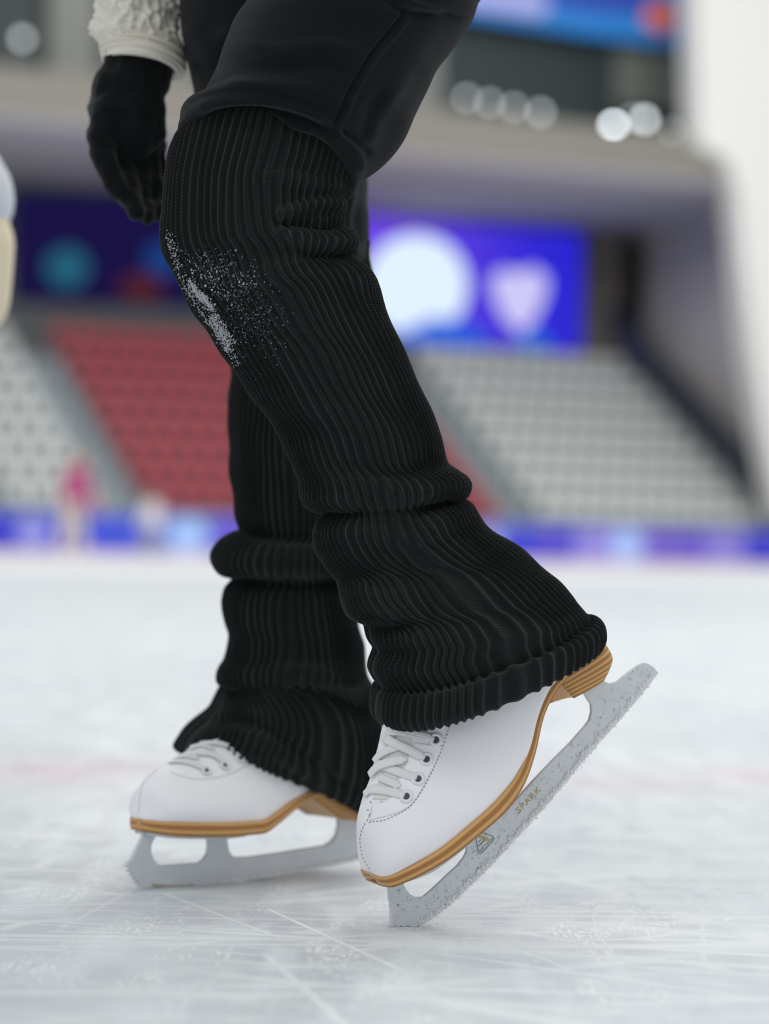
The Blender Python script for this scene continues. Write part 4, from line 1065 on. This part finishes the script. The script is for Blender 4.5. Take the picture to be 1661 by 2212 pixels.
RUN1 = [(905, 1997), (930, 1984), (956, 1964), (1020, 1906), (1070, 1856), (1129, 1792), (1197, 1716), (1268, 1630), (1340, 1549), (1400, 1477), (1418, 1453)]
k1.edge(RUN1, .0022)
k1.frost(RUN1, 5200, .0085, .00022, .00062, 3)
k1.strip('mounting_plate', [(826, 1902, 830, 1908, 0, .014), (846, 1894, 850, 1900, 0, .022), (900, 1873, 904, 1878, 0, .026), (960, 1832, 964, 1837, 0, .026), (1040, 1762, 1044, 1767, 0, .022), (1060, 1744, 1063, 1748, 0, .016)], M_STEEL, 1, 30, 0)
# water drops on the near face of the blade
_rr = random.Random(5); GR = []; cnt = 0
blade_poly = [(838, 1925), (870, 1920), (897, 1945), (940, 1925), (1010, 1845), (1015, 1815), (1062, 1780), (1150, 1692), (1268, 1568), (1290, 1500), (1318, 1482), (1385, 1437), (1408, 1450), (1260, 1625), (1100, 1810), (950, 1955), (860, 1990), (848, 1990)]


def inside(x, y, pg):
    c = False
    for i in range(len(pg)):
        (x0, y0), (x1, y1) = pg[i - 1], pg[i]
        if (y0 > y) != (y1 > y) and x < (x1 - x0) * (y - y0) / (y1 - y0) + x0: c = not c
    return c


while cnt < 340:
    x = _rr.uniform(838, 1415); y = _rr.uniform(1432, 2000)
    if not inside(x, y, blade_poly): continue
    p = k1.L(x, y, .0022); r = _rr.choice((.0003, .0003, .0004, .0004, .0005, .0006, .0008)); cnt += 1
    GR.append((p, r, (1, 0.8, _rr.uniform(1, 1.3))))
link('water_drops', grains('water_drops', GR, 3), M_WATER, k1.bl)['kind'] = 'stuff'


def blade_text(txt, x0, y0, x1, y1, hpx, m, name, spread=1.0):
    cu = bpy.data.curves.new('t', 'FONT'); cu.body = txt; cu.size = 1.0; cu.space_character = spread; cu.extrude = 0.02
    o = bpy.data.objects.new('t', cu); COL.objects.link(o); dg = bpy.context.evaluated_depsgraph_get(); dg.update()
    me = bpy.data.meshes.new_from_object(o.evaluated_get(dg)); bpy.data.objects.remove(o)
    c = np.zeros(len(me.vertices) * 3); me.vertices.foreach_get('co', c); c = c.reshape(-1, 3); wd_ = c[:, 0].max() - c[:, 0].min(); c[:, 0] -= c[:, 0].min(); ht = c[:, 1].max()
    a = k1.L(x0, y0, .0023); b = k1.L(x1, y1, .0023); ux = (b - a) / wd_; d = (b - a) / np.linalg.norm(b - a); up_ = np.array([-d[2], 0, d[0]]) * (hpx * 2.05 / F / ht)
    Vn = a + c[:, 0:1] * ux + c[:, 1:2] * up_ + np.array([0, -1, 0]) * (c[:, 2:3] + 0.02) * .004
    me.vertices.foreach_set('co', Vn.ravel()); me.update()
    return link(name, me, m, k1.bl)


blade_text('SPARK', 1122, 1757, 1170, 1707, 13, M_GOLD, 'lettering', 1.15)


def ribbon(pts, w, m, name, closed=True):
    bm = bmesh.new(); pl = [k1.L(x, y, .0023) for x, y in pts]; n = len(pl); rows = []
    for i in range(n):
        a = pl[i - 1] if (closed or i) else pl[i]; b = pl[(i + 1) % n] if (closed or i < n - 1) else pl[i]; d = b - a; d /= np.linalg.norm(d); nn = np.array([-d[2], 0, d[0]])
        rows.append([bm.verts.new(pl[i] + nn * w / 2), bm.verts.new(pl[i] - nn * w / 2)])
    for i in range(n if closed else n - 1): bm.faces.new((rows[i][0], rows[i][1], rows[(i + 1) % n][1], rows[(i + 1) % n][0]))
    r = bmesh.ops.extrude_face_region(bm, geom=list(bm.faces))
    for v in r['geom']:
        if isinstance(v, bmesh.types.BMVert): v.co.y -= .00015
    return link(name, bm_mesh(name, bm), m, k1.bl)


ribbon([(1029, 1798), (1034, 1797), (1046, 1800), (1058, 1804), (1065, 1807), (1067, 1811), (1065, 1816), (1060, 1822), (1054, 1828), (1048, 1835), (1042, 1841), (1038, 1844), (1034, 1842), (1033, 1838), (1031, 1826), (1029, 1812), (1028, 1802)], .0006, M_GREYINK, 'triangle_emblem')
bm = prism([Vector(k1.L(x, y, .0023)) for x, y in [(1032, 1803), (1038, 1804), (1047, 1807), (1055, 1810), (1055, 1816), (1050, 1817), (1043, 1813), (1036, 1810), (1032, 1807)]], Vector((0, 1, 0)), -.0002, 0)
link('gold_emblem', bm_mesh('gold_emblem', bm), M_GOLD, k1.bl)
ribbon([(1034, 1819), (1039, 1814)], .0006, M_GREYINK, 'emblem_bar', False)
ribbon([(1035, 1827), (1040, 1822), (1046, 1815)], .0009, M_GREYINK, 'emblem_bar', False)
blade_text('UKTINO', 1039, 1840, 1064, 1814, 5, M_GREYINK, 'lettering', 1.1)

# upper details of the front boot
k1.patch('facing', [(836, 1560), (893, 1604), (880, 1643), (858, 1698), (842, 1728), (806, 1736)][1:], [(955, 1612), (942, 1645), (926, 1677), (884, 1742), (800, 1773)], M_LEATHER, .0009)
k1.patch('tongue', [(862, 1572), (846, 1610), (832, 1650), (818, 1690), (806, 1728)], [(892, 1580), (886, 1612), (874, 1648), (854, 1695), (836, 1728)], M_TONGUE, .0004, 30, 8)
for e in ((941.5, 1598.5), (921.6, 1641), (903.6, 1683.6), (878.3, 1721.5), (950, 1562)): k1.eyelet(*e, r=.0053)
k1.lace([(875, 1720), (852, 1713), (825, 1708), (800, 1708), (790, 1718)], 20, .0016)
k1.lace([(866, 1700), (840, 1688), (822, 1680)], 18, .0012)
k1.lace([(901, 1682), (868, 1671), (836, 1658), (812, 1650)], 20, .0014)
k1.lace([(880, 1641), (848, 1648), (820, 1658), (803, 1676)], 20, .0026, .0008)
k1.lace([(918, 1640), (886, 1622), (852, 1606), (834, 1594)], 20, .0028)
k1.lace([(868, 1612), (838, 1622), (818, 1636), (811, 1646)], 18, .0016)
k1.lace([(938, 1598), (904, 1589), (868, 1581), (840, 1580)], 19, .0024)
k1.lace([(850, 1580), (834, 1588), (826, 1600)], 12, .0016)
k1.stitches([[(973, 1562), (959, 1607), (944, 1643), (928, 1677), (910, 1710), (886, 1742), (861, 1758), (832, 1771), (793, 1777)], [(789, 1778), (782, 1793), (778, 1811), (779, 1829), (784, 1851), (792, 1867), (801, 1881)],
             [(806, 1737), (803, 1748), (797, 1766), (791, 1777)], [(792, 1750), (818, 1749), (818, 1757), (792, 1760)], [(799, 1731), (807, 1738), (830, 1729)]], 8.0)

# ---- rear skate: standing on the ice, turned away
k2 = Skate((305, 1920), 40, 'white ice skate behind, standing flat on the ice on its blade')
k2.boot([(286, 1770, -.010, 284, 1760, -.010, .006), (330, 1774, .010, 283, 1735, -.014, .020), (372, 1776, .022, 288, 1708, -.014, .031), (436, 1778, .034, 306, 1684, -.012, .038), (505, 1778, .039, 335, 1660, -.008, .041), (560, 1775, .040, 372, 1638, -.006, .041), (596, 1759, .038, 410, 1613, -.004, .037),
         (626, 1737, .034, 440, 1604, 0, .033), (650, 1722, .030, 485, 1592, 0, .030), (672, 1710, .028, 535, 1572, 0, .028), (705, 1694, .027, 590, 1540, 0, .026), (735, 1680, .026, 640, 1470, 0, .026), (745, 1660, .024, 670, 1400, 0, .026)])
k2.strip('sole', [(284, 1766, 285, 1789, -.010, .002), (290, 1768, 291, 1792, -.007, .011), (328, 1772, 330, 1799, .010, .021), (372, 1774, 374, 1804, .024, .032), (436, 1776, 438, 1807, .036, .039), (505, 1776, 507, 1806, .041, .043), (560, 1773, 566, 1801, .042, .043), (596, 1757, 602, 1779, .039, .040), (626, 1735, 634, 1752, .035, .036), (650, 1720, 658, 1735, .031, .032), (672, 1708, 680, 1724, .029, .030), (705, 1692, 712, 1710, .028, .029), (750, 1680, 756, 1698, .027, .027), (790, 1672, 796, 1690, .015, .014)], M_SOLE)
k2.heel((664, 1714), (738, 1770), [(800, 1685), (812, 1710), (815, 1730), (812, 1750), (805, 1770)], .029, .025, M_SOLE, k2.root)
k2.blade([(318, 1782), (345, 1782), (334, 1806), (325, 1824), (324, 1840), (329, 1855), (338, 1866), (347, 1869), (390, 1866), (428, 1863), (438, 1856), (446, 1843), (448, 1828), (446, 1785), (490, 1780), (489, 1815), (492, 1836), (498, 1847), (507, 1851), (530, 1851), (600, 1842), (700, 1826), (714, 1818), (724, 1805), (729, 1785), (728, 1755), (775, 1750), (778, 1790), (786, 1808), (800, 1815), (835, 1812), (846, 1818), (848, 1832),
          (815, 1848), (790, 1853), (752, 1861), (650, 1881), (551, 1899), (480, 1910), (417, 1916), (370, 1918), (325, 1915), (313, 1917), (306, 1921), (296, 1921), (301, 1912), (288, 1908), (296, 1903), (282, 1899), (291, 1895), (277, 1891), (286, 1886), (272, 1883), (282, 1876), (266, 1871), (281, 1856), (288, 1843), (298, 1822)])
RUN2 = [(325, 1914), (370, 1917), (417, 1915), (480, 1909), (551, 1898), (650, 1880), (752, 1860), (790, 1852), (820, 1846)]
k2.edge(RUN2, .0022)
k2.frost(RUN2[2:], 2200, .006, .0003, .0008, 6)
k2.strip('mounting_plate', [(312, 1797, 312, 1803, 0, .014), (335, 1799, 335, 1805, 0, .022), (385, 1801, 385, 1806, 0, .026), (450, 1801, 450, 1806, 0, .026), (500, 1797, 500, 1802, 0, .020), (512, 1795, 512, 1799, 0, .014)], M_STEEL, 1, 30, 0)
for e in ((445, 1666), (484.5, 1655), (517.5, 1640)): k2.eyelet(*e, r=.0044)
k2.lace([(443, 1664), (418, 1652), (392, 1647), (352, 1650)], 15, .0016)
k2.lace([(482, 1652), (462, 1634), (440, 1630), (378, 1632)], 15, .0018)
k2.lace([(515, 1637), (500, 1617), (474, 1609), (408, 1612)], 15, .0018)
k2.lace([(430, 1640), (400, 1634), (368, 1644)], 14, .0012)
k2.lace([(462, 1620), (430, 1612), (398, 1624)], 14, .0012)
k2.stitches([[(372, 1670), (409, 1681), (446, 1683), (491, 1674), (547, 1646)], [(338, 1664), (312, 1687), (303, 1720), (299, 1761)]], 8.0)

# slush thrown up where the toe pick bites
_rr = random.Random(4); GR = []
c0 = ground(900, 2003)
for k in range(1300):
    x = c0.x - 0.02 + _rr.gauss(0, 0.020); y = c0.y + _rr.gauss(0, 0.010); r = _rr.uniform(.00015, .0005)
    GR.append(((x, y, r * 0.4), r, (1.3, 1.2, .9)))
for k in range(120):
    gq = ground(_rr.uniform(60, 1640), 1920 + abs(_rr.gauss(0, 1)) * 90); r = _rr.uniform(.0002, .0006); GR.append(((gq.x, gq.y, r * 0.2), r, (1.6, 1.4, .5)))
tag(link('ice_shavings', grains('ice_shavings', GR, 1, .12), M_SNOW), 'loose white ice shavings scattered on the ice round the toe pick', 'ice shavings', kind='stuff')
